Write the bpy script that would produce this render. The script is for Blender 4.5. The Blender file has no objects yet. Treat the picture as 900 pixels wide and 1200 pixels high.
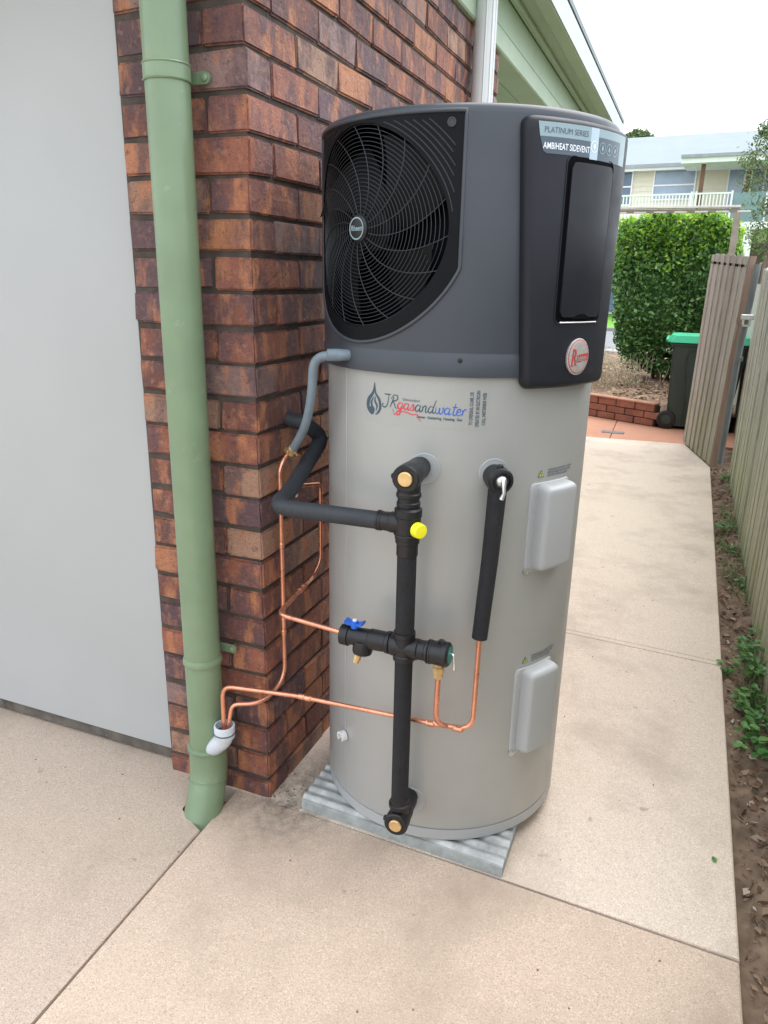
import bpy, bmesh, math, random
import numpy as np
from math import sin, cos, pi, radians, sqrt
from mathutils import Vector, Matrix
random.seed(7); np.random.seed(7)
scn = bpy.context.scene
COL = scn.collection

# ------------------------------------------------------------------ camera
CAM = Vector((0.9721, -1.5885, 1.4722))
RT = Vector((0.92751533, 0.37329709, 0.01909418)); UP = Vector((-0.12893743, 0.27158147, 0.9537393))
FW = Vector((-0.35084248, 0.88706978, -0.30002794))
cd = bpy.data.cameras.new("camera"); cam = bpy.data.objects.new("camera", cd); COL.objects.link(cam)
cd.sensor_fit = 'VERTICAL'; cd.sensor_height = 24.0; cd.lens = 866.53 / 1200 * 24.0
cd.clip_start = 0.02; cd.clip_end = 2000
cam.matrix_world = Matrix(((RT.x, UP.x, -FW.x, CAM.x), (RT.y, UP.y, -FW.y, CAM.y), (RT.z, UP.z, -FW.z, CAM.z), (0, 0, 0, 1)))
scn.camera = cam
scn.view_settings.view_transform = 'Standard'; scn.view_settings.look = 'None'
scn.view_settings.exposure = 1.2; scn.view_settings.gamma = 1.0
scn.cycles.use_denoising = True
scn.cycles.max_bounces = 8

# ------------------------------------------------------------------ sky and sun (bright overcast)
SUN_EL, SUN_AZ = radians(62), radians(40)      # azimuth clockwise from +Y: the light comes from beyond the tank
w = bpy.data.worlds.new("World"); scn.world = w; w.use_nodes = True
nt = w.node_tree; nt.nodes.clear()
out = nt.nodes.new('ShaderNodeOutputWorld'); bg = nt.nodes.new('ShaderNodeBackground')
sky = nt.nodes.new('ShaderNodeTexSky'); sky.sky_type = 'NISHITA'; sky.sun_disc = False
sky.sun_elevation = SUN_EL; sky.sun_rotation = SUN_AZ; sky.dust_density = 2.0
tc = nt.nodes.new('ShaderNodeTexCoord'); mp = nt.nodes.new('ShaderNodeMapping'); mp.inputs['Scale'].default_value = (1, 1, 2.6)
nz = nt.nodes.new('ShaderNodeTexNoise'); nz.inputs['Scale'].default_value = 1.7; nz.inputs['Detail'].default_value = 5
cr = nt.nodes.new('ShaderNodeValToRGB'); cr.color_ramp.elements[0].position = 0.3; cr.color_ramp.elements[0].color = (0.45, 0.45, 0.45, 1)
cr.color_ramp.elements[1].position = 0.55; cr.color_ramp.elements[1].color = (0.97, 0.97, 0.97, 1)
mx = nt.nodes.new('ShaderNodeMixRGB'); mx.inputs[2].default_value = (6.7, 7.15, 7.6, 1)
L = nt.links
L.new(tc.outputs['Generated'], mp.inputs[0]); L.new(mp.outputs[0], nz.inputs['Vector']); L.new(nz.outputs['Fac'], cr.inputs[0])
L.new(cr.outputs[0], mx.inputs[0]); L.new(sky.outputs[0], mx.inputs[1]); L.new(mx.outputs[0], bg.inputs[0])
bg.inputs[1].default_value = 0.14; L.new(bg.outputs[0], out.inputs[0])
sd = bpy.data.lights.new("sun", 'SUN'); sd.energy = 1.25; sd.angle = radians(60); sd.color = (1.0, 0.955, 0.9)
so = bpy.data.objects.new("sun", sd); COL.objects.link(so)
sv = Vector((sin(SUN_AZ) * cos(SUN_EL), cos(SUN_AZ) * cos(SUN_EL), sin(SUN_EL)))
so.rotation_euler = sv.to_track_quat('Z', 'Y').to_euler(); so.location = (6, -2, 12)

# ------------------------------------------------------------------ materials
def new_mat(name):
    m = bpy.data.materials.new(name); m.use_nodes = True
    return m, m.node_tree, m.node_tree.nodes['Principled BSDF']
def nd(t, k, **kw):
    n = t.nodes.new(k)
    for a, b in kw.items():
        if a in n.inputs.keys(): n.inputs[a].default_value = b
        else: setattr(n, a, b)
    return n
def ramp(t, src, stops):
    r = t.nodes.new('ShaderNodeValToRGB'); e = r.color_ramp.elements
    while len(e) < len(stops): e.new(0.5)
    for q, (p, c) in zip(e, stops):
        q.position = p; q.color = (c, c, c, 1) if isinstance(c, (int, float)) else (*c, 1)
    t.links.new(src, r.inputs[0]); return r.outputs[0]
def mixc(t, fac, a, b, mode='MIX'):
    m = t.nodes.new('ShaderNodeMixRGB'); m.blend_type = mode
    for i, v in ((0, fac), (1, a), (2, b)):
        if hasattr(v, 'links'): t.links.new(v, m.inputs[i])
        else: m.inputs[i].default_value = v if i == 0 else (*v, 1)
    return m.outputs[0]
def pos(t, scale=None):
    g = t.nodes.new('ShaderNodeNewGeometry'); o = g.outputs['Position']
    if scale:
        mm = t.nodes.new('ShaderNodeMapping'); mm.inputs['Scale'].default_value = scale; t.links.new(o, mm.inputs[0]); o = mm.outputs[0]
    return o
def noise(t, v, s, d=4, r=0.55):
    n = t.nodes.new('ShaderNodeTexNoise'); n.inputs['Scale'].default_value = s; n.inputs['Detail'].default_value = d; n.inputs['Roughness'].default_value = r
    t.links.new(v, n.inputs['Vector']); return n.outputs['Fac']
def bump(t, b, h, strength=0.3, dist=0.002, prev=None):
    n = t.nodes.new('ShaderNodeBump'); n.inputs['Strength'].default_value = strength; n.inputs['Distance'].default_value = dist
    t.links.new(h, n.inputs['Height'])
    if prev: t.links.new(prev, n.inputs['Normal'])
    t.links.new(n.outputs[0], b.inputs['Normal']); return n.outputs[0]
def plain(name, c, rough=0.5, metal=0.0, var=0.12, scale=6, bs=0.0, bscale=300, spec=None, dirt=None, stretch=None, coat=0):
    m, t, b = new_mat(name); p = pos(t, stretch)
    f = noise(t, p, scale)
    lo = tuple(x * (1 - var) for x in c); hi = tuple(min(1, x * (1 + var)) for x in c)
    col = ramp(t, f, [(0.3, lo), (0.7, hi)])
    if dirt:
        d = ramp(t, noise(t, p, scale * 2.3, 6, 0.7), [(dirt[1], 0.0), (dirt[1] + 0.2, 1.0)])
        col = mixc(t, d, col, dirt[0])
    t.links.new(col, b.inputs['Base Color'])
    rr = ramp(t, noise(t, p, scale * 3, 5), [(0.3, max(0, rough - 0.06)), (0.7, min(1, rough + 0.08))])
    t.links.new(rr, b.inputs['Roughness']); b.inputs['Metallic'].default_value = metal
    if spec is not None: b.inputs['Specular IOR Level'].default_value = spec
    if coat: b.inputs['Coat Weight'].default_value = coat; b.inputs['Coat Roughness'].default_value = 0.15
    if bs: bump(t, b, noise(t, pos(t), bscale, 3), bs, 0.001)
    return m
M = {}
def concrete(name, c, stain=(0.2, 0.15, 0.11), sp=1.0):
    m, t, b = new_mat(name); p = pos(t)
    col = ramp(t, noise(t, p, 1.3, 5), [(0.3, tuple(x * 0.9 for x in c)), (0.7, tuple(x * 1.07 for x in c))])
    col = mixc(t, 0.55, col, ramp(t, noise(t, p, 9, 7, 0.75), [(0.3, tuple(x * 0.86 for x in c)), (0.7, tuple(min(1, x * 1.1) for x in c))]))
    v = t.nodes.new('ShaderNodeTexVoronoi'); v.inputs['Scale'].default_value = 430; t.links.new(p, v.inputs['Vector'])
    sep = t.nodes.new('ShaderNodeSeparateColor'); t.links.new(v.outputs['Color'], sep.inputs[0])
    agg = ramp(t, sep.outputs[0], [(0.0, tuple(x * .55 for x in c)), (0.14, tuple(x * .75 for x in c)), (0.2, c), (0.8, c), (0.86, tuple(min(.9, x * 1.25) for x in c)), (1.0, tuple(min(.9, x * 1.5) for x in c))])
    col = mixc(t, 0.62 * sp, col, agg)
    st = ramp(t, noise(t, p, 2.2, 8, 0.68), [(0.48, 0.0), (0.72, 0.85)])
    col = mixc(t, st, col, mixc(t, 0.5, c, stain))
    g = ramp(t, noise(t, p, 16, 3, 0.5), [(0.70, 0.0), (0.74, 0.75)])
    col = mixc(t, g, col, mixc(t, 0.62, c, stain))
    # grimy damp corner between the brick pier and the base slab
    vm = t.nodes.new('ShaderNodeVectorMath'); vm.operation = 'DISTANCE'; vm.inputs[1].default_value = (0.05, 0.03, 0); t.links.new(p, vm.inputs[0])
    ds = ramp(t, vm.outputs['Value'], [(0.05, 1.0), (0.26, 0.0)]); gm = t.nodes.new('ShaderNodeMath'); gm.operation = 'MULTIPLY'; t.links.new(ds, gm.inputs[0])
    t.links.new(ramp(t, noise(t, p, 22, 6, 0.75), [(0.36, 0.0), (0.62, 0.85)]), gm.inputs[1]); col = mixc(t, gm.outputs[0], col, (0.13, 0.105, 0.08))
    t.links.new(col, b.inputs['Base Color']); b.inputs['Roughness'].default_value = 0.85
    n1 = bump(t, b, v.outputs['Distance'], 0.25, 0.0012); bump(t, b, noise(t, p, 30, 6), 0.35, 0.003, n1)
    return m
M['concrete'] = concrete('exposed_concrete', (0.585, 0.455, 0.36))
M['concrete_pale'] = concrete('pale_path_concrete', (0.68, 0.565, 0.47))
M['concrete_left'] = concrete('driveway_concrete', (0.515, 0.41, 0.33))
M['pink'] = concrete('pink_driveway', (0.50, 0.245, 0.155), (0.3, 0.14, 0.09), 0.5)
M['soil'] = plain('soil', (0.19, 0.13, 0.09), 0.95, var=0.5, scale=14, bs=0.8, bscale=70, dirt=((0.24, 0.18, 0.13), 0.52))
M['mulch'] = plain('mulch', (0.24, 0.15, 0.095), 0.95, var=0.4, scale=12, bs=0.8, bscale=50, dirt=((0.40, 0.31, 0.23), 0.5))
M['asphalt'] = plain('asphalt', (0.22, 0.225, 0.235), 0.9, var=0.1, scale=2)
M['lawn'] = plain('lawn', (0.14, 0.33, 0.035), 0.9, var=0.25, scale=3, bs=0.6, bscale=40)
M['earth'] = plain('earth', (0.16, 0.15, 0.08), 0.95, var=0.3, scale=1.2)
def brickmat():
    m, t, b = new_mat('clinker_brick'); p = pos(t)
    oi = t.nodes.new('ShaderNodeObjectInfo')
    add = t.nodes.new('ShaderNodeVectorMath'); add.operation = 'ADD'
    cb = t.nodes.new('ShaderNodeCombineXYZ'); sc_ = t.nodes.new('ShaderNodeMath'); sc_.operation = 'MULTIPLY'; sc_.inputs[1].default_value = 37
    t.links.new(oi.outputs['Random'], sc_.inputs[0])
    for i in range(3): t.links.new(sc_.outputs[0], cb.inputs[i])
    t.links.new(p, add.inputs[0]); t.links.new(cb.outputs[0], add.inputs[1]); q = add.outputs[0]
    base = oi.outputs['Color']
    mm = t.nodes.new('ShaderNodeMapping'); mm.inputs['Scale'].default_value = (1, 1, 0.38); t.links.new(q, mm.inputs[0]); qs = mm.outputs[0]
    col = mixc(t, ramp(t, noise(t, qs, 13, 4, 0.6), [(0.46, 0.0), (0.58, 0.75)]), base, (0.11, 0.058, 0.068))
    col = mixc(t, ramp(t, noise(t, qs, 17, 5, 0.6), [(0.52, 0.0), (0.64, 0.85)]), col, (0.50, 0.195, 0.09))
    col = mixc(t, ramp(t, noise(t, q, 60, 6, 0.7), [(0.54, 0.0), (0.72, 0.5)]), col, (0.55, 0.31, 0.21))
    col = mixc(t, ramp(t, noise(t, q, 34, 7, 0.75), [(0.56, 0.0), (0.66, 0.7)]), col, (0.06, 0.035, 0.035))
    col = mixc(t, ramp(t, noise(t, q, 240, 4, 0.7), [(0.54, 0.0), (0.68, 0.75)]), col, (0.045, 0.027, 0.025))
    t.links.new(col, b.inputs['Base Color']); b.inputs['Roughness'].default_value = 0.62
    n1 = bump(t, b, noise(t, q, 32, 9, 0.7), 1.0, 0.012); bump(t, b, noise(t, q, 320, 4), 0.45, 0.0015, n1)
    return m
M['brick'] = brickmat()
M['mortar'] = plain('mortar', (0.072, 0.056, 0.046), 0.95, var=0.35, scale=25, bs=0.6, bscale=200)
M['white_sheet'] = plain('white_painted_sheet', (0.405, 0.412, 0.41), 0.5, var=0.05, scale=1.1, bs=0.25, bscale=9)
M['seal'] = plain('weathered_seal', (0.11, 0.095, 0.08), 0.8, var=0.4, scale=18, dirt=((0.45, 0.45, 0.43), 0.62))
M['green'] = plain('green_paint', (0.185, 0.262, 0.155), 0.42, var=0.09, scale=7, bs=0.12, bscale=25, dirt=((0.30, 0.35, 0.27), 0.62), coat=0.25)
M['green_trim'] = plain('green_trim_paint', (0.36, 0.46, 0.33), 0.5, var=0.05, scale=3)
M['gutter'] = plain('gutter_white', (0.55, 0.60, 0.58), 0.6, var=0.04)
M['pvc'] = plain('white_pvc', (0.58, 0.62, 0.68), 0.3, var=0.05, scale=20, dirt=((0.5, 0.5, 0.5), 0.6))
M['tank'] = plain('tank_enamel', (0.40, 0.40, 0.385), 0.40, metal=0.25, var=0.03, scale=5)
M['tank_cover'] = plain('grey_cover_plastic', (0.39, 0.40, 0.405), 0.4, var=0.02, scale=5)
M['cover'] = plain('dark_grey_moulding', (0.044, 0.050, 0.062), 0.38, var=0.05, scale=4, bs=0.04, bscale=500)
M['panel'] = plain('charcoal_panel', (0.013, 0.014, 0.020), 0.45, spec=0.3, var=0.08, scale=6, bs=0.05, bscale=600)
M['door'] = plain('display_door', (0.010, 0.011, 0.016), 0.34, var=0.1, scale=5, spec=0.3)
M['black'] = plain('black_plastic', (0.008, 0.008, 0.010), 0.42, var=0.2, scale=30)
M['void'] = plain('inner_shroud', (0.0025, 0.0025, 0.0035), 0.9, spec=0.1)
M['bezel'] = plain('grille_bezel', (0.004, 0.005, 0.0065), 0.5, spec=0.14)
M['blade'] = plain('fan_blade_black', (0.004, 0.0045, 0.006), 0.6, spec=0.2)
M['wire'] = plain('grille_wire', (0.020, 0.023, 0.028), 0.35, var=0.1)
M['wire_light'] = plain('grille_spoke_plastic', (0.026, 0.029, 0.034), 0.35, var=0.1)
M['foam'] = plain('pipe_lagging', (0.011, 0.0115, 0.014), 0.8, var=0.2, scale=40, bs=0.3, bscale=400)
M['foam_grey'] = plain('grey_pipe_lagging', (0.026, 0.030, 0.037), 0.6, var=0.15, scale=30, bs=0.2, bscale=400)
M['conduit'] = plain('grey_conduit', (0.17, 0.215, 0.25), 0.45, var=0.1, scale=25)
M['copper'] = plain('copper', (0.80, 0.36, 0.23), 0.30, metal=0.85, var=0.18, scale=22, dirt=((0.42, 0.17, 0.10), 0.58))
M['brass'] = plain('brass', (0.72, 0.50, 0.24), 0.35, metal=0.7, var=0.15, scale=40)
M['steel'] = plain('steel', (0.62, 0.62, 0.6), 0.3, metal=0.9, var=0.1, scale=40)
M['yellow'] = plain('yellow_cap', (0.85, 0.80, 0.02), 0.35, var=0.04)
M['blue'] = plain('blue_handle', (0.012, 0.11, 0.55), 0.35, var=0.08)
M['teal'] = plain('teal_ring', (0.02, 0.16, 0.13), 0.4)
M['pipe_white'] = plain('white_pipe_plastic', (0.74, 0.76, 0.77), 0.45, var=0.03)
M['white'] = plain('white_plastic', (0.78, 0.78, 0.76), 0.35, var=0.03)
M['pad_side'] = plain('slab_edge', (0.34, 0.36, 0.355), 0.85, var=0.2, scale=30, bs=0.5, bscale=200, dirt=((0.2, 0.21, 0.2), 0.58))
M['pad'] = plain('ribbed_slab', (0.44, 0.45, 0.445), 0.8, var=0.34, scale=22, bs=0.5, bscale=120, dirt=((0.30, 0.32, 0.31), 0.58))
M['lab_light'] = plain('label_silver', (0.24, 0.33, 0.36), 0.3, var=0.03)
M['lab_dark'] = plain('label_slate', (0.058, 0.085, 0.115), 0.3, var=0.04)
M['ink_white'] = plain('ink_white', (0.75, 0.8, 0.85), 0.4)
M['ink_label'] = plain('label_pale', (0.42, 0.52, 0.60), 0.4)
M['ink_grey'] = plain('ink_grey', (0.07, 0.10, 0.13), 0.5)
M['ink_teal'] = plain('ink_slate', (0.045, 0.085, 0.12), 0.5)
M['ink_red'] = plain('ink_red', (0.62, 0.045, 0.075), 0.5)
M['ink_blue'] = plain('ink_blue', (0.03, 0.12, 0.50), 0.5)
M['ink_yellow'] = plain('ink_yellow', (0.6, 0.62, 0.08), 0.5)
M['sticker'] = plain('clear_sticker', (0.395, 0.395, 0.38), 0.37, metal=0.25, var=0.015)
M['badge_red'] = plain('badge_red', (0.50, 0.05, 0.04), 0.25, coat=0.4)
M['badge_silver'] = plain('badge_silver', (0.62, 0.60, 0.58), 0.22, metal=0.6, var=0.1, scale=40)
M['zinc'] = plain('galvanised_post', (0.15, 0.16, 0.165), 0.6, metal=0.1, var=0.12)
def woodmat(name, a, b_, algae):
    m, t, b = new_mat(name); p = pos(t, (1, 1, 0.07)); oi = t.nodes.new('ShaderNodeObjectInfo')
    f = noise(t, p, 55, 6, 0.7)
    col = ramp(t, f, [(0.3, a), (0.7, b_)])
    col = mixc(t, ramp(t, oi.outputs['Random'], [(0, 0.0), (1, 0.35)]), col, tuple(x * 0.6 for x in a))
    col = mixc(t, ramp(t, noise(t, p, 120, 3), [(0.6, 0.0), (0.75, 0.7)]), col, tuple(x * 0.35 for x in a))
    if algae:
        g = t.nodes.new('ShaderNodeNewGeometry'); s = t.nodes.new('ShaderNodeSeparateXYZ'); t.links.new(g.outputs['Position'], s.inputs[0])
        ad = t.nodes.new('ShaderNodeMath'); ad.operation = 'MULTIPLY_ADD'; ad.inputs[1].default_value = 1.3
        t.links.new(noise(t, pos(t), 3.5, 6, 0.7), ad.inputs[0]); 
        sb = t.nodes.new('ShaderNodeMath'); sb.operation = 'MULTIPLY'; sb.inputs[1].default_value = -0.75
        t.links.new(s.outputs['Z'], sb.inputs[0]); t.links.new(sb.outputs[0], ad.inputs[2])
        col = mixc(t, ramp(t, ad.outputs[0], [(0.0, 0.0), (0.7, 0.6)]), col, algae)
    t.links.new(col, b.inputs['Base Color']); b.inputs['Roughness'].default_value = 0.85
    bump(t, b, f, 0.5, 0.003); return m
M['paling'] = woodmat('weathered_paling', (0.34, 0.32, 0.28), (0.66, 0.64, 0.57), (0.36, 0.37, 0.17))
M['gatewood'] = woodmat('gate_paling', (0.28, 0.24, 0.21), (0.46, 0.41, 0.36), (0.26, 0.25, 0.12))
M['redwood'] = plain('red_timber', (0.27, 0.175, 0.135), 0.8, var=0.25, scale=20, stretch=(1, 1, 0.1))
M['arbor'] = plain('arbor_timber', (0.28, 0.24, 0.19), 0.8, var=0.2, scale=12)
M['arbor_light'] = plain('arbor_top', (0.62, 0.60, 0.55), 0.7, var=0.1, scale=12)
M['bark'] = plain('bark', (0.16, 0.12, 0.09), 0.9, var=0.3, scale=18, bs=0.6, bscale=60, stretch=(1, 1, 0.3))
M['edgebrick'] = plain('edging_brick', (0.30, 0.12, 0.078), 0.85, var=0.25, scale=9, bs=0.3, bscale=150)
M['edgecap'] = plain('edging_cap', (0.42, 0.215, 0.135), 0.85, var=0.2, scale=9, bs=0.3, bscale=150)
M['bin'] = plain('bin_green_plastic', (0.030, 0.048, 0.038), 0.5, var=0.1, scale=5)
M['binlid'] = plain('bin_lid_green', (0.02, 0.42, 0.20), 0.4, var=0.08, scale=5)
M['cream'] = plain('cream_weatherboard', (0.70, 0.66, 0.53), 0.7, var=0.03)
M['roofmetal'] = plain('pale_metal_roof', (0.30, 0.34, 0.365), 0.9, var=0.04, scale=1.0, spec=0.1)
M['housewhite'] = plain('house_white', (0.80, 0.80, 0.78), 0.6, var=0.03)
M['eaveedge'] = plain('eave_edge_grey', (0.30, 0.33, 0.34), 0.6)
M['soffit_far'] = plain('far_soffit', (0.60, 0.62, 0.60), 0.7)
M['winglass'] = plain('window_glass', (0.13, 0.19, 0.27), 0.08, var=0.25, scale=0.8)
M['curtain_glass'] = plain('pale_window_glass', (0.30, 0.37, 0.46), 0.12, var=0.2, scale=0.8)
M['rollerdoor'] = plain('blue_grey_door', (0.15, 0.21, 0.33), 0.5, var=0.05)
M['brownpost'] = plain('brown_post', (0.16, 0.075, 0.045), 0.6)
M['carport'] = plain('undercroft_brick', (0.16, 0.125, 0.10), 0.9, var=0.2, scale=2)
M['glass_tint'] = plain('balcony_glass', (0.16, 0.25, 0.26), 0.15, var=0.15, scale=1)
M['drain'] = plain('drain_grate', (0.19, 0.17, 0.18), 0.6, var=0.2, scale=20)
def leafmat(name, stops, trans=0.35, rough=0.45):
    m, t, b = new_mat(name); g = t.nodes.new('ShaderNodeNewGeometry')
    col = ramp(t, g.outputs['Random Per Island'], stops)
    t.links.new(col, b.inputs['Base Color']); b.inputs['Roughness'].default_value = rough
    tr = t.nodes.new('ShaderNodeBsdfTranslucent'); t.links.new(col, tr.inputs[0]); ms = t.nodes.new('ShaderNodeMixShader'); ms.inputs[0].default_value = trans
    o = t.nodes['Material Output']; t.links.new(b.outputs[0], ms.inputs[1]); t.links.new(tr.outputs[0], ms.inputs[2]); t.links.new(ms.outputs[0], o.inputs[0]); return m
M['leaf'] = leafmat('hedge_leaf', [(0, (0.025, 0.07, 0.02)), (0.4, (0.08, 0.19, 0.05)), (0.75, (0.17, 0.37, 0.09)), (1, (0.38, 0.58, 0.22))])
M['newleaf_lit'] = leafmat('new_growth_lit_leaf', [(0, (0.16, 0.36, 0.04)), (0.6, (0.36, 0.64, 0.06)), (1, (0.66, 0.82, 0.14))], 0.5)  # yellow-green of fresh growth, brightened to paint in light on the hedge top
M['oliveleaf'] = leafmat('olive_leaf', [(0, (0.06, 0.10, 0.04)), (0.6, (0.13, 0.20, 0.07)), (1, (0.26, 0.33, 0.13))])
M['weed'] = leafmat('weed_leaf', [(0, (0.05, 0.16, 0.03)), (0.6, (0.10, 0.29, 0.06)), (1, (0.22, 0.42, 0.12))])
M['drygrass'] = leafmat('dry_grass', [(0, (0.42, 0.33, 0.22)), (0.6, (0.60, 0.50, 0.36)), (1, (0.70, 0.64, 0.48))], 0.3, 0.8)
M['litter'] = leafmat('leaf_litter', [(0, (0.09, 0.05, 0.03)), (0.5, (0.22, 0.13, 0.08)), (0.85, (0.36, 0.25, 0.17)), (1, (0.55, 0.48, 0.40))], 0.1, 0.8)
M['twig'] = plain('twig', (0.20, 0.14, 0.09), 0.9)

# ------------------------------------------------------------------ mesh helpers
def V(*a): return Vector(a)
class MB:
    """collects geometry in world coordinates, then links it as ONE mesh object under its parent"""
    def __init__(s): s.v = []; s.f = []
    def add(s, vs, fs):
        k = len(s.v); s.v += [tuple(a) for a in vs]; s.f += [tuple(i + k for i in f) for f in fs]; return s
    def box(s, a, b, bev=0.0, rot=None, seg=1):
        a = Vector(a); b = Vector(b); c = (a + b) / 2; h = (b - a) / 2
        bm = bmesh.new(); bmesh.ops.create_cube(bm, size=2)
        for q in bm.verts: q.co = Vector((q.co.x * h.x, q.co.y * h.y, q.co.z * h.z))
        if bev: bmesh.ops.bevel(bm, geom=list(bm.edges), offset=bev, segments=seg, affect='EDGES', profile=0.5)
        if rot is not None: bmesh.ops.transform(bm, matrix=rot, verts=bm.verts)
        for q in bm.verts: q.co += c
        s.add([q.co for q in bm.verts], [[q.index for q in f.verts] for f in bm.faces]); bm.free(); return s
    def prism(s, poly, z0, z1, bev=0.0, seg=1):
        bm = bmesh.new(); lo = [bm.verts.new((x, y, z0)) for x, y in poly]; hi = [bm.verts.new((x, y, z1)) for x, y in poly]
        top = bm.faces.new(hi); bm.faces.new(lo[::-1]); n = len(poly)
        for i in range(n): bm.faces.new((lo[i], lo[(i + 1) % n], hi[(i + 1) % n], hi[i]))
        if bev: bmesh.ops.bevel(bm, geom=list(top.edges), offset=bev, segments=seg, affect='EDGES', profile=0.5)
        bmesh.ops.recalc_face_normals(bm, faces=bm.faces)
        bm.verts.index_update(); s.add([q.co for q in bm.verts], [[q.index for q in f.verts] for f in bm.faces]); bm.free(); return s
    def tube(s, pts, r, n=12, caps=True):
        pts = [Vector(p) for p in pts]; m = len(pts); rs = r if isinstance(r, (list, tuple)) else [r] * m
        tan = []
        for i in range(m):
            a = pts[max(0, i - 1)]; b = pts[min(m - 1, i + 1)]; d = b - a
            if d.length < 1e-9: d = tan[-1] if tan else V(0, 0, 1)
            tan.append(d.normalized())
        ref = V(0, 0, 1) if abs(tan[0].z) < 0.9 else V(1, 0, 0)
        u = tan[0].cross(ref).normalized(); vs = []; fs = []
        for i in range(m):
            u = (u - tan[i] * u.dot(tan[i])).normalized(); w_ = tan[i].cross(u)
            for k in range(n):
                a = 2 * pi * k / n; vs.append(pts[i] + (u * cos(a) + w_ * sin(a)) * rs[i])
        for i in range(m - 1):
            for k in range(n): fs.append((i * n + k, i * n + (k + 1) % n, (i + 1) * n + (k + 1) % n, (i + 1) * n + k))
        if caps: fs.append(tuple(range(n - 1, -1, -1))); fs.append(tuple((m - 1) * n + k for k in range(n)))
        return s.add(vs, fs)
    def turned(s, a, d, prof, n=20):
        """solid of revolution from a along d; prof = [(distance, radius), ...]"""
        a = Vector(a); d = Vector(d).normalized()
        ref = V(0, 0, 1) if abs(d.z) < 0.9 else V(1, 0, 0); u = d.cross(ref).normalized(); w_ = d.cross(u); vs = []; fs = []
        for t_, r in prof:
            for k in range(n): an = 2 * pi * k / n; vs.append(a + d * t_ + (u * cos(an) + w_ * sin(an)) * r)
        for i in range(len(prof) - 1):
            for k in range(n): fs.append((i * n + k, (i + 1) * n + k, (i + 1) * n + (k + 1) % n, i * n + (k + 1) % n))
        fs.append(tuple(range(n))); fs.append(tuple((len(prof) - 1) * n + k for k in range(n - 1, -1, -1)))
        return s.add(vs, fs)
    def grid(s, P):
        r = len(P); c = len(P[0]); return s.add([p for row in P for p in row], [(i * c + j, i * c + j + 1, (i + 1) * c + j + 1, (i + 1) * c + j) for i in range(r - 1) for j in range(c - 1)])
    def build(s, name, mat, parent=None, smooth=None, recalc=True, label=None, kind=None):
        me = bpy.data.meshes.new(name); L0 = wloc(parent)
        me.from_pydata([(x - L0[0], y - L0[1], z - L0[2]) for x, y, z in s.v], [], s.f)
        if recalc:
            bm = bmesh.new(); bm.from_mesh(me); bmesh.ops.recalc_face_normals(bm, faces=bm.faces); bm.to_mesh(me); bm.free()
        if smooth is not None:
            me.polygons.foreach_set('use_smooth', [True] * len(me.polygons)); me.set_sharp_from_angle(angle=smooth)
        me.materials.append(mat); o = bpy.data.objects.new(name, me); COL.objects.link(o)
        if parent: o.parent = parent
        if label: o['label'] = label
        if kind: o['kind'] = kind
        return o
def wloc(o):
    x = Vector((0, 0, 0))
    while o: x += o.location; o = o.parent
    return x
def thing(name, loc, label, cat, group=None, kind=None):
    o = bpy.data.objects.new(name, None); o.empty_display_size = 0.1; COL.objects.link(o); o.location = loc
    return tag(o, label, cat, group, kind)
def tag(o, label=None, cat=None, group=None, kind=None):
    for k, v in (('label', label), ('category', cat), ('group', group), ('kind', kind)):
        if v: o[k] = v
    return o
def fillet(pts, r, n=7):
    pts = [Vector(p) for p in pts]; out_ = [pts[0]]
    for i in range(1, len(pts) - 1):
        a, b, c = pts[i - 1], pts[i], pts[i + 1]; rr = r[i - 1] if isinstance(r, (list, tuple)) else r
        u = (a - b); v = (c - b); lu, lv = u.length, v.length; u.normalize(); v.normalize()
        k = min(rr, lu * 0.48, lv * 0.48); p, q = b + u * k, b + v * k
        for j in range(n + 1):
            t = j / n; out_.append(p * (1 - t) ** 2 + b * 2 * t * (1 - t) + q * t * t)
    return out_ + [pts[-1]]
def smoothstep(x): x = max(0.0, min(1.0, x)); return x * x * (3 - 2 * x)
def text2d(body, size, bold=0.0, shear=0.0, align='LEFT', sx=1.0):
    cu = bpy.data.curves.new('t', 'FONT'); cu.body = body; cu.size = size; cu.shear = shear; cu.align_x = align; cu.offset = bold; cu.resolution_u = 3
    o = bpy.data.objects.new('t', cu); COL.objects.link(o); bpy.context.view_layer.update()
    me = bpy.data.meshes.new_from_object(o.evaluated_get(bpy.context.evaluated_depsgraph_get()))
    vs = [(v.co.x * sx, v.co.y) for v in me.vertices]; fs = [tuple(p.vertices) for p in me.polygons]
    bpy.data.objects.remove(o); bpy.data.curves.remove(cu); bpy.data.meshes.remove(me); return vs, fs
def ribbon2d(pts, w0, w1=None, n=5):
    """catmull-rom ribbon through 2-D points"""
    P = [Vector((x, y, 0)) for x, y in pts]; P = [P[0] * 2 - P[1]] + P + [P[-1] * 2 - P[-2]]; c = []
    for i in range(1, len(P) - 2):
        for j in range(n):
            t = j / n; a, b, d, e = P[i - 1:i + 3]
            c.append(0.5 * ((2 * b) + (-a + d) * t + (2 * a - 5 * b + 4 * d - e) * t * t + (-a + 3 * b - 3 * d + e) * t ** 3))
    c.append(P[-2]); vs = []; fs = []; m = len(c)
    for i, p in enumerate(c):
        d = (c[min(m - 1, i + 1)] - c[max(0, i - 1)]); d = d.normalized() if d.length > 1e-9 else V(1, 0, 0); nrm = V(-d.y, d.x, 0)
        k = w0 if w1 is None else (w1 + (w0 - w1) * sin(pi * i / max(1, m - 1)))
        vs += [(p.x + nrm.x * k / 2, p.y + nrm.y * k / 2), (p.x - nrm.x * k / 2, p.y - nrm.y * k / 2)]
    for i in range(m - 1): fs.append((2 * i, 2 * i + 1, 2 * i + 3, 2 * i + 2))
    return vs, fs

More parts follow.
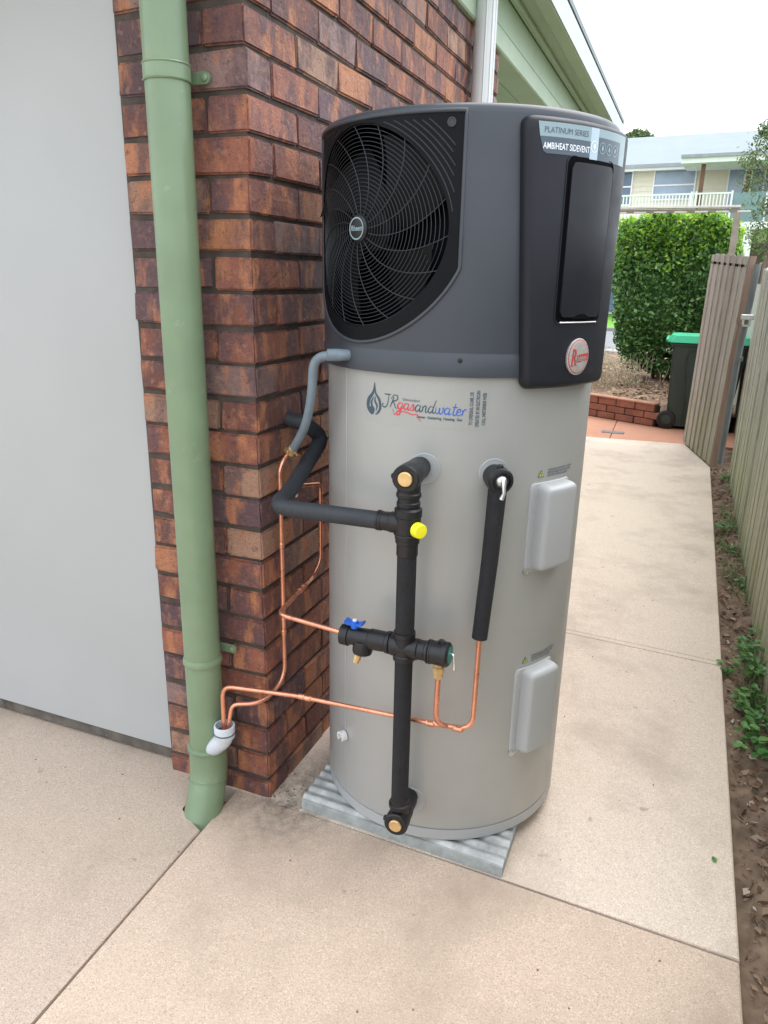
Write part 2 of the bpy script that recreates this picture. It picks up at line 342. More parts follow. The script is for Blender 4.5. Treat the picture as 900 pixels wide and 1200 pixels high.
# ================================================================== SETTING
gr = MB().grid([[(x, y, -0.07) for x in (-600, -20, 0, 20, 600)] for y in (-600, -20, 10, 60, 900)]).build('ground', M['earth'], recalc=False); tag(gr, kind='structure')
path = thing('path', (0, 0, 0), None, None, kind='structure')
def slab(poly, mat, z1=0.0, name='concrete_slab', bev=0.006, parent=None, z0=-0.1):
    return MB().prism(poly, z0, z1, bev, 2).build(name, mat, parent or path)
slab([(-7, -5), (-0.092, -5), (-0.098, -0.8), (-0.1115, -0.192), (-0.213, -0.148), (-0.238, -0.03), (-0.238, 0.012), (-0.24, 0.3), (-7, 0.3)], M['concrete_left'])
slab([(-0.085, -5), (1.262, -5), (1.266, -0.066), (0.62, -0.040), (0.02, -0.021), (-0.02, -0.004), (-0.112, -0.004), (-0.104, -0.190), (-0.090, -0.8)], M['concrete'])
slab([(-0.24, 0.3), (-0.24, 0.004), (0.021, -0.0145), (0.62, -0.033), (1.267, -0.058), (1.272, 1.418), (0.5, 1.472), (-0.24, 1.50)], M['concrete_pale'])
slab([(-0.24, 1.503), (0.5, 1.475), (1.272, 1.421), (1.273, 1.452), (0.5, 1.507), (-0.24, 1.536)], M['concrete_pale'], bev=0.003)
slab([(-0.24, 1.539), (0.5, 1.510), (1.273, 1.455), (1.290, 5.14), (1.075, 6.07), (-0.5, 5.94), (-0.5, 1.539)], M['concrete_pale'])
drive = thing('driveway', (0, 6.5, 0), None, None, kind='structure')
slab([(-4, 5.73), (0.37, 6.015), (0.34, 7.4), (-4, 9.4)], M['pink'], parent=drive, z1=-0.004)
slab([(0.376, 6.016), (1.07, 6.076), (3.5, 6.3), (3.5, 8.5), (1.3, 6.75), (0.346, 7.4)], M['pink'], parent=drive, z1=-0.004)
tag(MB().box((0.262, 6.31, -0.02), (0.485, 6.42, 0.004), 0.004).build('drain_cover', M['drain']), 'small dark rectangular drain grate set in the pink driveway', 'drain cover')
# soil strip beside the path
xs = np.linspace(1.255, 1.60, 26); ys = np.linspace(-3.0, 6.2, 420)
def soilz(x, y): return -0.028 + 0.012 * sin(7 * y + 3 * x) * cos(11 * x + 2.3 * y) + 0.006 * sin(31 * y + 19 * x) + 0.007 * sin(53 * x - 37 * y)
MBs = MB().grid([[(x, y, soilz(x, y) + random.uniform(-.003, .003)) for x in xs] for y in ys])
so_ = MBs.build('soil', M['soil'], smooth=1.2, recalc=False); tag(so_, kind='structure')
bed = MB().grid([[(x, y, 0.165 + 0.02 * sin(5 * x + 3 * y) + 0.02 * sin(11 * x - 7 * y) - (0.12 if y > 13 else 0)) for x in np.linspace(-5, 3.5, 50)] for y in np.linspace(6.95, 15.5, 50)])
bed.v = [(x, max(y, 7.30 - 0.545 * (x - 0.0) + 0.03), z) for x, y, z in bed.v]
tag(bed.build('garden_bed', M['mulch'], smooth=1.0, recalc=False), kind='structure')
tag(MB().box((-40, 15.5, -0.06), (40, 24.2, 0.0)).build('road', M['asphalt']), kind='structure')
tag(MB().box((-40, 15.2, -0.06), (40, 15.5, 0.12), 0.02).build('kerb', plain('kerb_concrete', (0.45, 0.44, 0.42), 0.8)), kind='structure')
tag(MB().box((-40, 24.2, -0.06), (40, 24.4, 0.11), 0.02).build('kerb', M['asphalt']), kind='structure')
tag(MB().grid([[(x, y, 0.11 + 0.004 * (y - 24.4)) for x in (-40, 0, 40)] for y in (24.4, 30, 40, 60)]).build('lawn', M['lawn'], recalc=False), kind='structure')

# ================================================================== BRICK HOUSE
house = thing('brick_house', (0, 0, 0), 'brown clinker brick house with white garage door and green eaves behind the water heater', 'house')
CH = 0.086
def cz(k): return 0.0555 + (k - 1) * CH if k else -0.035
PAL = [((0.29, 0.10, 0.062), 6), ((0.125, 0.066, 0.074), 4), ((0.43, 0.17, 0.085), 3), ((0.38, 0.21, 0.14), 2), ((0.19, 0.068, 0.05), 4), ((0.26, 0.155, 0.14), 2)]
def palpick(): return random.choices([p[0] for p in PAL], [p[1] for p in PAL])[0]
def brick_mesh(L_, D_, H_, seed, nm='brick'):
    rnd = random.Random(seed); bm = bmesh.new(); bmesh.ops.create_cube(bm, size=1)
    for q in bm.verts:
        q.co = Vector((q.co.x * L_, q.co.y * D_, q.co.z * H_)) + Vector((rnd.uniform(-.003, .003), rnd.uniform(-.004, .003), rnd.uniform(-.0035, .003)))
    bmesh.ops.bevel(bm, geom=list(bm.edges), offset=0.0045, segments=2, affect='EDGES')
    for q in bm.verts: q.co += Vector((rnd.uniform(-.0009, .0009), rnd.uniform(-.0009, .0009), rnd.uniform(-.0009, .0009)))
    me = bpy.data.meshes.new(nm); bm.to_mesh(me); bm.free(); me.materials.append(M['brick']); return me
variants = {}
def get_variant(L_, D_, H_, k):
    key = (round(L_, 3), round(D_, 3), round(H_, 3), k)
    if key not in variants: variants[key] = brick_mesh(L_, D_, H_, hash(key) % 99991)
    return variants[key]
hidden = MB()
def put_brick(x0, x1, y0, y1, k):
    z0 = cz(k) + 0.0105; z1 = cz(k + 1) - 0.0005
    near = (y0 < 1.75 or z0 > 1.78)
    if not near: hidden.box((x0, y0, z0), (x1, y1, z1), 0.003); return
    me = get_variant(x1 - x0, y1 - y0, z1 - z0, random.randrange(5))
    o = bpy.data.objects.new('brick', me); COL.objects.link(o); o.parent = house
    o.location = ((x0 + x1) / 2 + random.uniform(-.0015, .0015), (y0 + y1) / 2 + random.uniform(-.0015, .0015), (z0 + z1) / 2 + random.uniform(-.001, .001))
    o.rotation_euler = (0, 0, random.uniform(-.003, .003)); c = palpick()
    # upper side-wall bricks tinted paler, painting in the light they catch
    hi = smoothstep((z0 - 0.9) / 1.2) if x0 > -0.12 and y1 > 0.13 else 0
    f = random.uniform(0.82, 1.12); o.color = (c[0] * f * (1 + 0.18 * hi), c[1] * f * (1 + 0.25 * hi), c[2] * f * (1 + 0.3 * hi), 1)
G = 0.0042
Y_END = 2.205
for k in range(0, 29):
    ev = (k % 2 == 0)
    if ev:
        put_brick(-0.23, 0, 0, 0.11, k); put_brick(-0.352, -0.23 - G, 0, 0.11, k); y = 0.11 + G
    else:
        put_brick(-0.11, 0, 0, 0.23, k); put_brick(-0.352, -0.11 - G, 0, 0.11, k); y = 0.23 + G
    if k in (0, 9): pass
    while y < Y_END - 0.04:
        L_ = 0.233 if (random.random() > 0.0) else 0.11
        e = min(y + L_, Y_END); put_brick(-0.11, 0, y, e, k); y = e + G
for k in range(0, 29):                                        # the far end of the wall beyond the recess
    for y in (5.2, 5.44, 5.68): hidden.box((-0.11, y, cz(k) + .0105), (0, y + .23, cz(k + 1) - .0005), 0.003)
hb = hidden.build('brickwork', M['brick'], house, kind='stuff'); hb.color = (0.22, 0.1, 0.07, 1)
MB().box((-0.354, 0.006, -0.05), (-0.009, 0.105, 2.465)).build('mortar_bed', M['mortar'], house)
MB().box((-0.105, 0.106, -0.05), (-0.0085, Y_END - 0.003, 2.465)).build('mortar_bed', M['mortar'], house)
MB().box((-0.105, 5.202, -0.05), (-0.009, 5.9, 2.46)).build('mortar_bed', M['mortar'], house)
MB().box((-2.9, 0.024, 0.05), (-0.3545, 0.06, 2.35), 0.003).build('garage_door', M['white_sheet'], house)
MB().box((-2.9, 0.034, 0.006), (-0.357, 0.07, 0.0475), 0.004).build('door_seal', M['seal'], house)
MB().box((-2.9, 0.0, 2.355), (-0.357, 0.1, 2.7)).build('door_lintel', M['green_trim'], house)
MB().box((-4.2, 0.0, -0.05), (-2.903, 0.11, 2.7)).build('garage_pier', M['brick'], house).color = (0.2, 0.09, 0.06, 1)
# recessed green wall beyond the brick corner, frieze boards, soffit, gutter, roof
MB().box((-0.50, Y_END + 0.003, 0.0), (-0.42, 5.197, 2.47)).build('recessed_wall', M['green_trim'], house)
MB().box((-0.12, Y_END, 0.0), (-0.02, Y_END + 0.03, 2.466), 0.003).build('corner_board', M['green_trim'], house)
MB().box((-0.12, 1.40, 2.468), (0.022, 5.9, 2.557), 0.006).build('frieze_board', M['green_trim'], house)
MB().box((-0.12, -0.0, 2.468), (0.010, 1.397, 2.557), 0.004).build('frieze_board', M['green_trim'], house)
MB().box((-0.12, -0.0, 2.560), (0.014, 5.9, 2.705), 0.006).build('frieze_board', M['green_trim'], house)
MB().box((0.018, -0.4, 2.695), (0.050, 5.95, 2.722), 0.006).build('eave_bead', M['green_trim'], house)
MB().box((-0.12, -0.0, 2.722), (0.125, 5.95, 2.738)).build('soffit', M['green_trim'], house)
gt = MB()
prof = [(0.118, 2.84), (0.118, 2.702), (0.130, 2.695), (0.190, 2.695), (0.1935, 2.700), (0.1935, 2.708), (0.135, 2.708), (0.126, 2.84)]
NP = len(prof); gt.add([(x, y, z) for y in (-0.45, 5.98) for x, z in prof], [(i, (i + 1) % NP, NP + (i + 1) % NP, NP + i) for i in range(NP)] + [tuple(range(NP)), tuple(range(2 * NP - 1, NP - 1, -1))])
gt.build('gutter', M['green_trim'], house)
MB().box((0.195, -0.46, 2.698), (0.199, 5.98, 2.815), 0.001).build('gutter_face', M['gutter'], house)
MB().box((-0.5, Y_END, 2.472), (-0.122, 5.197, 2.5)).build('recess_ceiling', M['green_trim'], house)
MB().box((-4.2, -0.32, 2.45), (0.05, -0.002, 2.465)).build('front_soffit', M['green_trim'], house)
MB().box((-4.2, -0.35, 2.44), (0.05, -0.322, 2.60)).build('front_fascia', M['green_trim'], house)
rf = MB(); rf.add([(0.20, -0.46, 2.86), (0.20, 5.98, 2.86), (-4.2, 5.98, 4.4), (-4.2, -0.46, 4.4), (0.20, -0.46, 2.83), (0.20, 5.98, 2.83), (-4.2, 5.98, 4.37), (-4.2, -0.46, 4.37)],
   [(0, 1, 2, 3), (7, 6, 5, 4), (0, 4, 5, 1), (3, 2, 6, 7), (1, 5, 6, 2), (0, 3, 7, 4)]); rf.build('roof', M['roofmetal'], house)
MB().box((-4.2, 0.12, -0.05), (-0.53, 5.9, 2.715)).build('inner_wall', M['mortar'], house)

# ------------------------------------------------------------------ white pipe high on the wall
wp = thing('white_pipe', (0.053, 1.735, 0), 'tall white plastic pipe running up the brick side wall behind the heater', 'pipe')
MB().tube([(0.053, 1.735, 0.0), (0.053, 1.735, 2.69)], 0.044, 28).build('pipe', M['pipe_white'], wp, smooth=0.8)
for a in (-70, -35, -10, 25): 
    p = (0.053 + 0.0445 * cos(radians(a)), 1.735 + 0.0445 * sin(radians(a)))
    MB().tube([(*p, 0.0), (*p, 2.69)], 0.003, 6).build('rib', M['pipe_white'], wp, smooth=0.8)

# ------------------------------------------------------------------ green downpipe
DX, DY, DR = -0.159, -0.071, 0.0490
dp = thing('downpipe', (DX, DY, 0), 'round green painted downpipe on the brick corner with elbow going into the ground', 'downpipe')
MB().tube([(DX, DY, 0.135), (DX, DY, 3.0)], DR, 40).build('pipe', M['green'], dp, smooth=0.8)
MB().turned((DX, DY, 0.455), (0, 0, 1), [(0, DR + .001), (0, DR + .004), (.004, DR + .005), (.012, DR + .0035), (.019, DR + .001)], 40).build('joint_ring', M['green'], dp, smooth=0.6)
el = fillet([(DX, DY, 0.182), (DX, DY, 0.098), (DX + 0.010, DY - 0.070, -0.05)], 0.035, 8)
MB().tube(el, DR + 0.0045, 40).build('elbow', M['green'], dp, smooth=0.8)
d_ = (el[-1] - el[-2]).normalized()
MB().turned((DX, DY, 0.180), (0, 0, 1), [(0, DR + .004), (0, DR + .007), (.003, DR + .008), (.009, DR + .008), (.013, DR + .001)], 40).build('collar', M['green'], dp, smooth=0.6)
MB().turned(V(DX + .001, DY - 0.010, 0.080), (0.06, -0.32, -1), [(0, DR + .003), (.001, DR + .0062), (.004, DR + .0062), (.005, DR + .003)], 40).build('joint_ring', M['green'], dp, smooth=0.6)
def bracket(z, full):
    b = MB()
    if full: b.turned((DX, DY, z - .018), (0, 0, 1), [(0, DR + .001), (0, DR + .003), (.003, DR + .0045), (.005, DR + .0025), (.031, DR + .0025), (.033, DR + .0045), (.036, DR + .003), (.036, DR + .001)], 40)
    b.box((DX + 0.02, -0.017, z - 0.0125), (DX + DR + 0.012, -0.013, z + 0.0125), 0.0015)
    b.tube([(DX + DR + 0.012, -0.0175, z), (DX + DR + 0.012, -0.0125, z)], 0.0125, 16)
    br = b.build('bracket', M['green'], dp, smooth=0.5)
    MB().turned((DX + DR + 0.012, -0.0175, z), (0, -1, 0), [(0, .0075), (.004, .0075), (.006, .004)], 10).build('bolt', M['green'], br, smooth=0.4)
bracket(1.892, True); bracket(0.478, False)
tu = MB(); tp = fillet([(-0.080, -0.098, 0.285), (-0.080, -0.098, 0.243), (-0.118, -0.094, 0.205), (-0.14, -0.085, 0.19)], 0.03, 6)
td = thing('tundish', (-0.08, -0.1, 0.2), 'white plastic elbow cup fixed into the green downpipe catching the copper drains', 'pipe fitting')
tu.tube(tp, [0.025] * 1 + [0.0245] * (len(tp) - 1), 24, caps=False)
tu.turned((-0.080, -0.098, 0.250), (0, 0, 1), [(0, .022), (0, .0275), (.002, .0285), (.036, .029), (.038, .028), (.038, .0245), (.012, .0235), (.010, .001)], 28)
tu.build('cup', M['pvc'], td, smooth=0.7)
MB().turned((-0.080, -0.098, 0.262), (0, 0, 1), [(0, .0285), (.001, .0297), (.004, .0297), (.005, .0285)], 28).build('ridge', M['ink_grey'], td, smooth=0.5)

# ================================================================== WATER HEATER
TX, TY, R0 = 0.424, 0.308, 0.340
heater = thing('water_heater', (TX, TY, 0.04), 'tall grey heat pump water heater with dark fan unit on top, on a ribbed slab', 'water heater')
def cp(th, z, r): a = radians(th); return (TX + r * cos(a), TY + r * sin(a), z)
def ring(prof, n=144):
    return MB().grid([[cp(360 * k / n, z, r) for k in range(n + 1)] for r, z in prof])
ring([(0.0, 0.042), (0.335, 0.042), (0.340, 0.046), (0.340, 0.0755), (0.334, 0.077)]).build('base_ring', M['tank_cover'], heater, smooth=0.5)
ring([(0.3, 0.0785), (0.3385, 0.0785), (0.340, 0.081), (0.340, 1.28)]).build('tank_body', M['tank'], heater, smooth=0.5)
MB().grid([[cp(t, z, 0.3405 + 0.0012 * (i in (1, 2))) for i, t in enumerate((-125.2, -125.0, -124.4, -124.2))] for z in (0.08, 1.27)]).build('seam', M['tank'], heater)
# dark top cover: grid on the cylinder, opening where the fan grille sits
FT, FZ = -115.5, 1.577      # grille centre
def in_grille(u, dz):       # planar coordinates about the grille centre
    if abs(u) > 0.224: return False
    if dz > 0: return dz < 0.212
    return u * u + dz * dz < 0.232 ** 2
def planar(u, dz, off=0.0, R=0.350):   # planar coordinates -> point on the cylinder of radius R
    u_ = max(-R * .999, min(R * .999, u)); a = radians(FT); d = sqrt(R * R - u_ * u_) + off
    return (TX + d * cos(a) - u_ * sin(a), TY + d * sin(a) + u_ * cos(a), FZ + dz)
cov = MB(); NT = 288; zsl = [1.272, 1.2725, 1.275, 1.318, 1.3215, 1.325] + [1.325 + 0.465 * i / 93 for i in range(1, 94)]
def rad(z):
    if z <= 1.2722: return 0.342
    if z < 1.32: return 0.3515
    if z < 1.3245: return 0.3495
    return 0.3495
P = [[cp(360 * k / NT, z, rad(z)) for k in range(NT)] for z in zsl]
vs = [p for row in P for p in row]; fs = []
for i in range(len(zsl) - 1):
    for k in range(NT):
        zc = (zsl[i] + zsl[i + 1]) / 2; th = (360 * (k + .5) / NT); dth = radians((th - FT + 180) % 360 - 180)
        if abs(dth) < 0.9 and zc > 1.33 and in_grille(0.35 * sin(dth), zc - FZ): continue
        fs.append((i * NT + k, i * NT + (k + 1) % NT, (i + 1) * NT + (k + 1) % NT, (i + 1) * NT + k))
cov.add(vs, fs)
base = len(zsl) - 1
top = [(0.3488, 1.797), (0.3465, 1.802), (0.342, 1.8062), (0.335, 1.808), (0.31, 1.8095), (0.2, 1.811), (0.001, 1.812)]
tv = [cp(360 * k / NT, z, r) for r, z in [(0.3495, 1.79)] + top for k in range(NT)]
cov.add(tv, [(i * NT + k, i * NT + (k + 1) % NT, (i + 1) * NT + (k + 1) % NT, (i + 1) * NT + k) for i in range(len(top)) for k in range(NT)])
cov.build('top_cover', M['cover'], heater, smooth=0.7, recalc=False)
# vertical joint line beside the grille
MB().grid([[cp(t, z, r) for t, r in ((-75.3, .3492), (-75.0, .3512), (-74.2, .3515), (-73.8, .3492))] for z in np.linspace(1.56, 1.79, 12)]).build('cover_joint', M['cover'], heater, smooth=1.0)
# grille: bezel plate, lip, rings, swirl spokes, corner louvres, hub badge
def outline(a, g=0.0):
    """distance from the centre to the grille outline in direction a; g grows it"""
    ux, uz = cos(a), sin(a); r = 1e9
    if abs(ux) > 1e-6: r = min(r, (0.226 + g) / abs(ux))
    if uz > 1e-6: r = min(r, (0.214 + g) / uz)
    if uz < 0: r = min(r, 0.240 + g)
    return r
NB = 240; bz = MB(); rows = []
for q, off in ((0.0, -0.006), (0.0, 0.0005), (0.5, 0.0005), (1.0, 0.0005), (1.03, 0.0005)):
    row = []
    for k in range(NB + 1):
        a = 2 * pi * k / NB; r1 = outline(a); r = 0.2065 + (r1 - 0.2065) * q; row.append(planar(r * cos(a), r * sin(a), off))
    rows.append(row)
bz.grid(rows).build('fan_bezel', M['bezel'], heater, smooth=0.7)
lipv = []
for k in range(NB):
    a = 2 * pi * k / NB; r = outline(a, 0.001); lipv.append(Vector(planar(r * cos(a), r * sin(a), 0.0005)))
lp = MB(); lp.tube(lipv + [lipv[0]], 0.0042, 8, caps=False); lp.build('grille_lip', M['cover'], heater, smooth=1.2)
for i in range(23):
    r = 0.030 + i * 0.00795
    MB().tube([planar(r * cos(2 * pi * k / 90), r * sin(2 * pi * k / 90), -0.004) for k in range(91)], 0.00085, 5, caps=False).build('grille_ring', M['wire'], heater, smooth=1.5)
for i in range(18):
    a0 = 2 * pi * i / 18; pts = []
    for j in range(16):
        t = j / 15; r = 0.022 + 0.184 * t; a = a0 + 0.62 * t ** 1.15; pts.append(planar(r * cos(a), r * sin(a), -0.002))
    MB().tube(pts, 0.0010, 5).build('grille_spoke', M['wire_light'], heater, smooth=1.5)
for sg in (1, -1):
    for i in range(9):
        r = 0.2135 + i * 0.0095; pts = []
        for j in range(41):
            a = radians(8 + 74 * j / 40); u, z = r * cos(a), r * sin(a)
            if abs(u) < 0.213 and z < 0.203 and r > 0.209 and not (u > 0.185 and z > 0.178): pts.append(planar(sg * u, z, 0.001))
        if len(pts) > 3: MB().tube(pts, 0.0013, 5).build('louvre', M['wire'], heater, smooth=1.5)
for sg in (1,):
    p = Vector(planar(sg * 0.204, 0.194, 0.0)); dn = (p - V(TX, TY, p.z)).normalized()
    sc_o = MB().turned(p, dn, [(0, .009), (.002, .009), (.002, .006), (0.0008, .0055), (0.0008, .001)], 18).build('bezel_screw', M['wire'], heater, smooth=0.5)
p0 = Vector(planar(0, 0, -0.005)); dn = (p0 - V(TX, TY, p0.z)).normalized()
hub = MB().turned(p0, dn, [(0, .029), (.006, .029), (.009, .026), (.010, .0235), (.0095, .001)], 32).build('grille_hub', M['black'], heater, smooth=0.5)
tang = V(-sin(radians(FT)), cos(radians(FT)), 0)
def flat(name, shape, origin, ux, uz, n, mat, parent, off=0.0008, sx=1.0):
    vs2, fs2 = shape
    return MB().add([origin + ux * x * sx + uz * y + n * off for x, y in vs2], fs2).build(name, mat, parent, recalc=False)
def disc(r, n=32, sx=1.0): return [(r * sx * cos(2 * pi * k / n), r * sin(2 * pi * k / n)) for k in range(n)], [tuple(range(n))]
def annulus(r0, r1, n=32, sx=1.0): return [(r * sx * cos(2 * pi * k / n), r * sin(2 * pi * k / n)) for r in (r0, r1) for k in range(n)], [(k, (k + 1) % n, n + (k + 1) % n, n + k) for k in range(n)]
ZU = V(0, 0, 1); hp = p0 + dn * 0.010
flat('hub_badge', annulus(.0205, .0235), hp, tang, ZU, dn, M['lab_light'], hub)
vt, ft = text2d('Rheem', 0.015, 0.0004, 0.2, 'CENTER', 0.9); flat('hub_lettering', ([(x, y - 0.0045) for x, y in vt], ft), hp, tang, ZU, dn, M['lab_light'], hub)
# shroud and fan inside
cen = p0 - dn * 0.11
MB().turned(cen - dn * 0.002, dn, [(0, .20), (.004, .20)], 48).build('fan_back', M['void'], heater)
sh = MB(); sh.grid([[tuple(V(*planar(outline(2*pi*k/96, .012) * cos(2 * pi * k / 96), outline(2*pi*k/96, .012) * sin(2 * pi * k / 96), -0.008)) - dn * d) for k in range(97)] for d in (0, 0.17)])
sh.build('fan_shroud', M['void'], heater)
MB().box((TX - .15, TY - .1, 1.34), (TX + .15, TY + .2, 1.79)).build('inner_cabinet', M['void'], heater)
fan = MB().turned(p0 - dn * 0.085, dn, [(0, .045), (.04, .045), (.045, .035)], 24).build('fan', M['blade'], heater, smooth=0.6)
for i in range(4):
    b = MB(); rws = []
    for j in range(9):
        t = j / 8; r = 0.045 + 0.145 * t; row = []
        for q in range(9):
            a = 2 * pi * i / 4 + 0.35 * t + (q / 8) * (0.95 + 0.1 * t); row.append(tuple(p0 - dn * (0.08 - 0.045 * (q / 8)) + tang * r * cos(a) + ZU * r * sin(a)))
        rws.append(row)
    b.grid(rws).build('fan_blade', M['blade'], fan, smooth=1.0)
# screws on skirt
def skirt_screw(th, z, r=0.3515):
    p = Vector(cp(th, z, r)); n = (p - V(TX, TY, z)).normalized()
    MB().turned(p, n, [(0, .0052), (.0015, .0052), (.0022, .003)], 12).build('screw', M['black'], heater, smooth=0.5)
skirt_screw(-73.5, 1.309)
# raised patches following the tank
def patch(name, thL, thR, z0, z1, Rb, h, edge, mat, corner=0.02, parent=heater, ns=30, ntt=34, tilt=None, zoff=None):
    def stations(n, length):
        m_ = [0, edge * .08, edge * .25, edge * .45, edge * .7, edge]; inner = [edge + (length - 2 * edge) * i / n for i in range(1, n)]
        return m_ + inner + [length - q for q in m_[::-1]]
    H = z1 - z0; W = radians(thR(0.5) - thL(0.5)) * Rb; rows = []
    for tz in stations(ntt, H):
        v = tz / H; row = []; a0, a1 = thL(v), thR(v)
        for su in stations(ns, W):
            s_ = su / W; dx = min(su, W - su); dz = min(tz, H - tz)
            if dx < corner and dz < corner:
                ddx, ddz = corner - dx, corner - dz; rr = sqrt(ddx * ddx + ddz * ddz); d = corner - rr
                if d < 0:   # pull the outer corner onto the arc
                    k = corner / rr; su2 = (corner - ddx * k) if su < W / 2 else W - (corner - ddx * k); tz2 = (corner - ddz * k) if tz < H / 2 else H - (corner - ddz * k); d = 0
                    zz = z0 + tz2; a = a0 + (a1 - a0) * su2 / W; row.append(cp(a, zz, Rb)); continue
            else: d = min(dx, dz)
            e = min(1, d / edge); hh = h * sqrt(max(0, 1 - (1 - e) ** 2.2))
            zz = z0 + tz + (zoff(s_, v) if zoff else 0)
            row.append(cp(a0 + (a1 - a0) * s_, zz, Rb + hh))
        rows.append(row)
    return MB().grid(rows).build(name, mat, parent, smooth=0.9)
PB = 0.3485
pn = patch('control_panel', lambda v: -51.5 - 6.3 * v, lambda v: -8.5 + 3.0 * v, 1.248, 1.787, PB, 0.028, 0.016, M['panel'], 0.022, ns=36, ntt=40)
PR = PB + 0.028
def on_tank(shape, th0, z0, R, off=0.0012, slope=0.0):
    """2-D shape (metres) wrapped on the cylinder, u to the right"""
    vs2, fs2 = shape
    return MB().add([cp(th0 + math.degrees(x / R), z0 + y + slope * x, R + off) for x, y in vs2], fs2)
def wrap_rect(thA, thB, z0, z1, R, off=0.0008, n=16, dA=0.0, dB=0.0):
    return MB().grid([[cp(thA + (thB - thA) * i / n + (dA * (1 - i / n) + dB * i / n) * (1 - j), z0 + (z1 - z0) * j, R + off) for i in range(n + 1)] for j in (0, 1)])
def rrect(w_, h_, r, n=6, taper=0.0):
    pts = []
    for cx, cy, a0 in ((w_ / 2 - r, h_ / 2 - r, 0), (-w_ / 2 + r, h_ / 2 - r, 90), (-w_ / 2 + r, -h_ / 2 + r, 180), (w_ / 2 - r, -h_ / 2 + r, 270)):
        for k in range(n + 1): a = radians(a0 + 90 * k / n); pts.append((cx + r * cos(a), cy + r * sin(a)))
    return pts
DC, DZ = -31.0, 1.5525
dr = math.radians(21.5) * PR
slot = MB(); o1 = rrect(dr + 0.004, 0.325, 0.014)
def fill_wrap(mb, poly, th0, zc, R, off, nx=14):
    """rounded panel as vertical strips wrapped on the cylinder"""
    xs_ = np.linspace(min(p[0] for p in poly), max(p[0] for p in poly), nx + 1); rowt = []; rowb = []
    for x in xs_:
        x_ = min(max(x, xs_[0] + 1e-5), xs_[-1] - 1e-5); ys_ = []
        for i in range(len(poly)):
            (xa, ya), (xb, yb) = poly[i], poly[(i + 1) % len(poly)]
            if (xa - x_) * (xb - x_) <= 0 and abs(xa - xb) > 1e-9: ys_.append(ya + (yb - ya) * (x_ - xa) / (xb - xa))
        rowt.append(cp(th0 + math.degrees(x / R), zc + max(ys_), R + off)); rowb.append(cp(th0 + math.degrees(x / R), zc + min(ys_), R + off))
    return mb.grid([rowb, rowt])
xs_n = 26
fill_wrap(slot, o1, DC, DZ, PR, 0.0006, xs_n).build('door_recess', M['void'], pn)
rim = MB(); rp = [Vector(cp(DC + math.degrees(x / PR), DZ + y, PR + 0.0008)) for x, y in rrect(dr + 0.007, 0.328, 0.015)]
rim.tube(rp + [rp[0]], 0.0014, 6, caps=False).build('recess_rim', M['panel'], pn, smooth=1.0)
dd = MB(); 
for off, g in ((0.0008, 0), (0.0045, 0), (0.0062, 0.003)):
    pass
o2 = rrect(dr - 0.012, 0.303, 0.012); door = MB(); fill_wrap(door, [(x + 0.001, y + 0.001) for x, y in o2], DC, DZ, PR, 0.0055, xs_n)
e1 = [cp(DC + math.degrees((x + .001) / PR), DZ + y + .001, PR + 0.0055) for x, y in o2]; e0 = [cp(DC + math.degrees((x + .001) / PR), DZ + y + .001, PR + 0.0006) for x, y in o2]
door.grid([e0 + [e0[0]], e1 + [e1[0]]]); door.build('display_door', M['door'], pn, smooth=0.6)
fp = MB(); bow = [(x, -0.1535 + 0.010 * (1 - (x / 0.03) ** 2)) for x in np.linspace(-0.03, 0.03, 9)]
fp.add([cp(DC + math.degrees(x / PR), DZ + y, PR + 0.0062) for x, y in bow] + [cp(DC + math.degrees(x / PR), DZ - 0.1545, PR + 0.0062) for x, y in bow], [(i, i + 1, 10 + i, 9 + i) for i in range(8)]).build('finger_notch', M['void'], pn)
recess_hl = MB(); recess_hl.tube([cp(DC + math.degrees(x / PR), DZ - 0.1615, PR + 0.0022) for x in np.linspace(-dr / 2 + .01, dr / 2 - .01, 12)], 0.0018, 6).build('recess_highlight', M['badge_silver'], pn, smooth=1)  # silver strip painting the highlight where the recess edge catches light
# label band on the panel
def fitw(shape, width):
    x0 = min(p[0] for p in shape[0]); x1 = max(p[0] for p in shape[0]); k = width / (x1 - x0); return [((p[0] - (x0 + x1) / 2) * k, p[1]) for p in shape[0]], shape[1]
wrap_rect(-53.4, -33.5, 1.7465, 1.7725, PR, dA=0.8, dB=0).build('label_strip', M['lab_light'], pn)
wrap_rect(-52.6, -33.5, 1.7195, 1.7465, PR, dA=1.4, dB=0).build('label_strip', M['lab_dark'], pn)
wrap_rect(-51.0, -33.5, 1.7160, 1.7195, PR, dA=1.0, dB=0).build('label_strip', M['lab_dark'], pn)
wrap_rect(-33.5, -29.8, 1.7140, 1.7725, PR).build('label_strip', M['ink_label'], pn)
wrap_rect(-29.8, -12.0, 1.7570, 1.7725, PR).build('label_strip', M['lab_light'], pn)
wrap_rect(-29.8, -16.5, 1.7140, 1.7570, PR).build('label_strip', M['lab_dark'], pn)
wrap_rect(-16.5, -12.0, 1.7140, 1.7570, PR).build('label_strip', M['lab_light'], pn)
on_tank(fitw(text2d('PLATINUM SERIES', 0.0150), 0.108), -43.0, 1.7535, PR, 0.0014).build('label_lettering', M['ink_grey'], pn, recalc=False)
on_tank(fitw(text2d('AMBIHEAT SIDEVENT', 0.0165, 0.0002), 0.116), -42.6, 1.7245, PR, 0.0014).build('label_lettering', M['ink_white'], pn, recalc=False)
drop = lambda s: ([(0, 1.25 * s), (0.55 * s, 0.2 * s), (0.62 * s, -0.25 * s), (0.38 * s, -0.7 * s), (0, -0.85 * s), (-0.38 * s, -0.7 * s), (-0.62 * s, -0.25 * s), (-0.55 * s, 0.2 * s)], [tuple(range(8))])
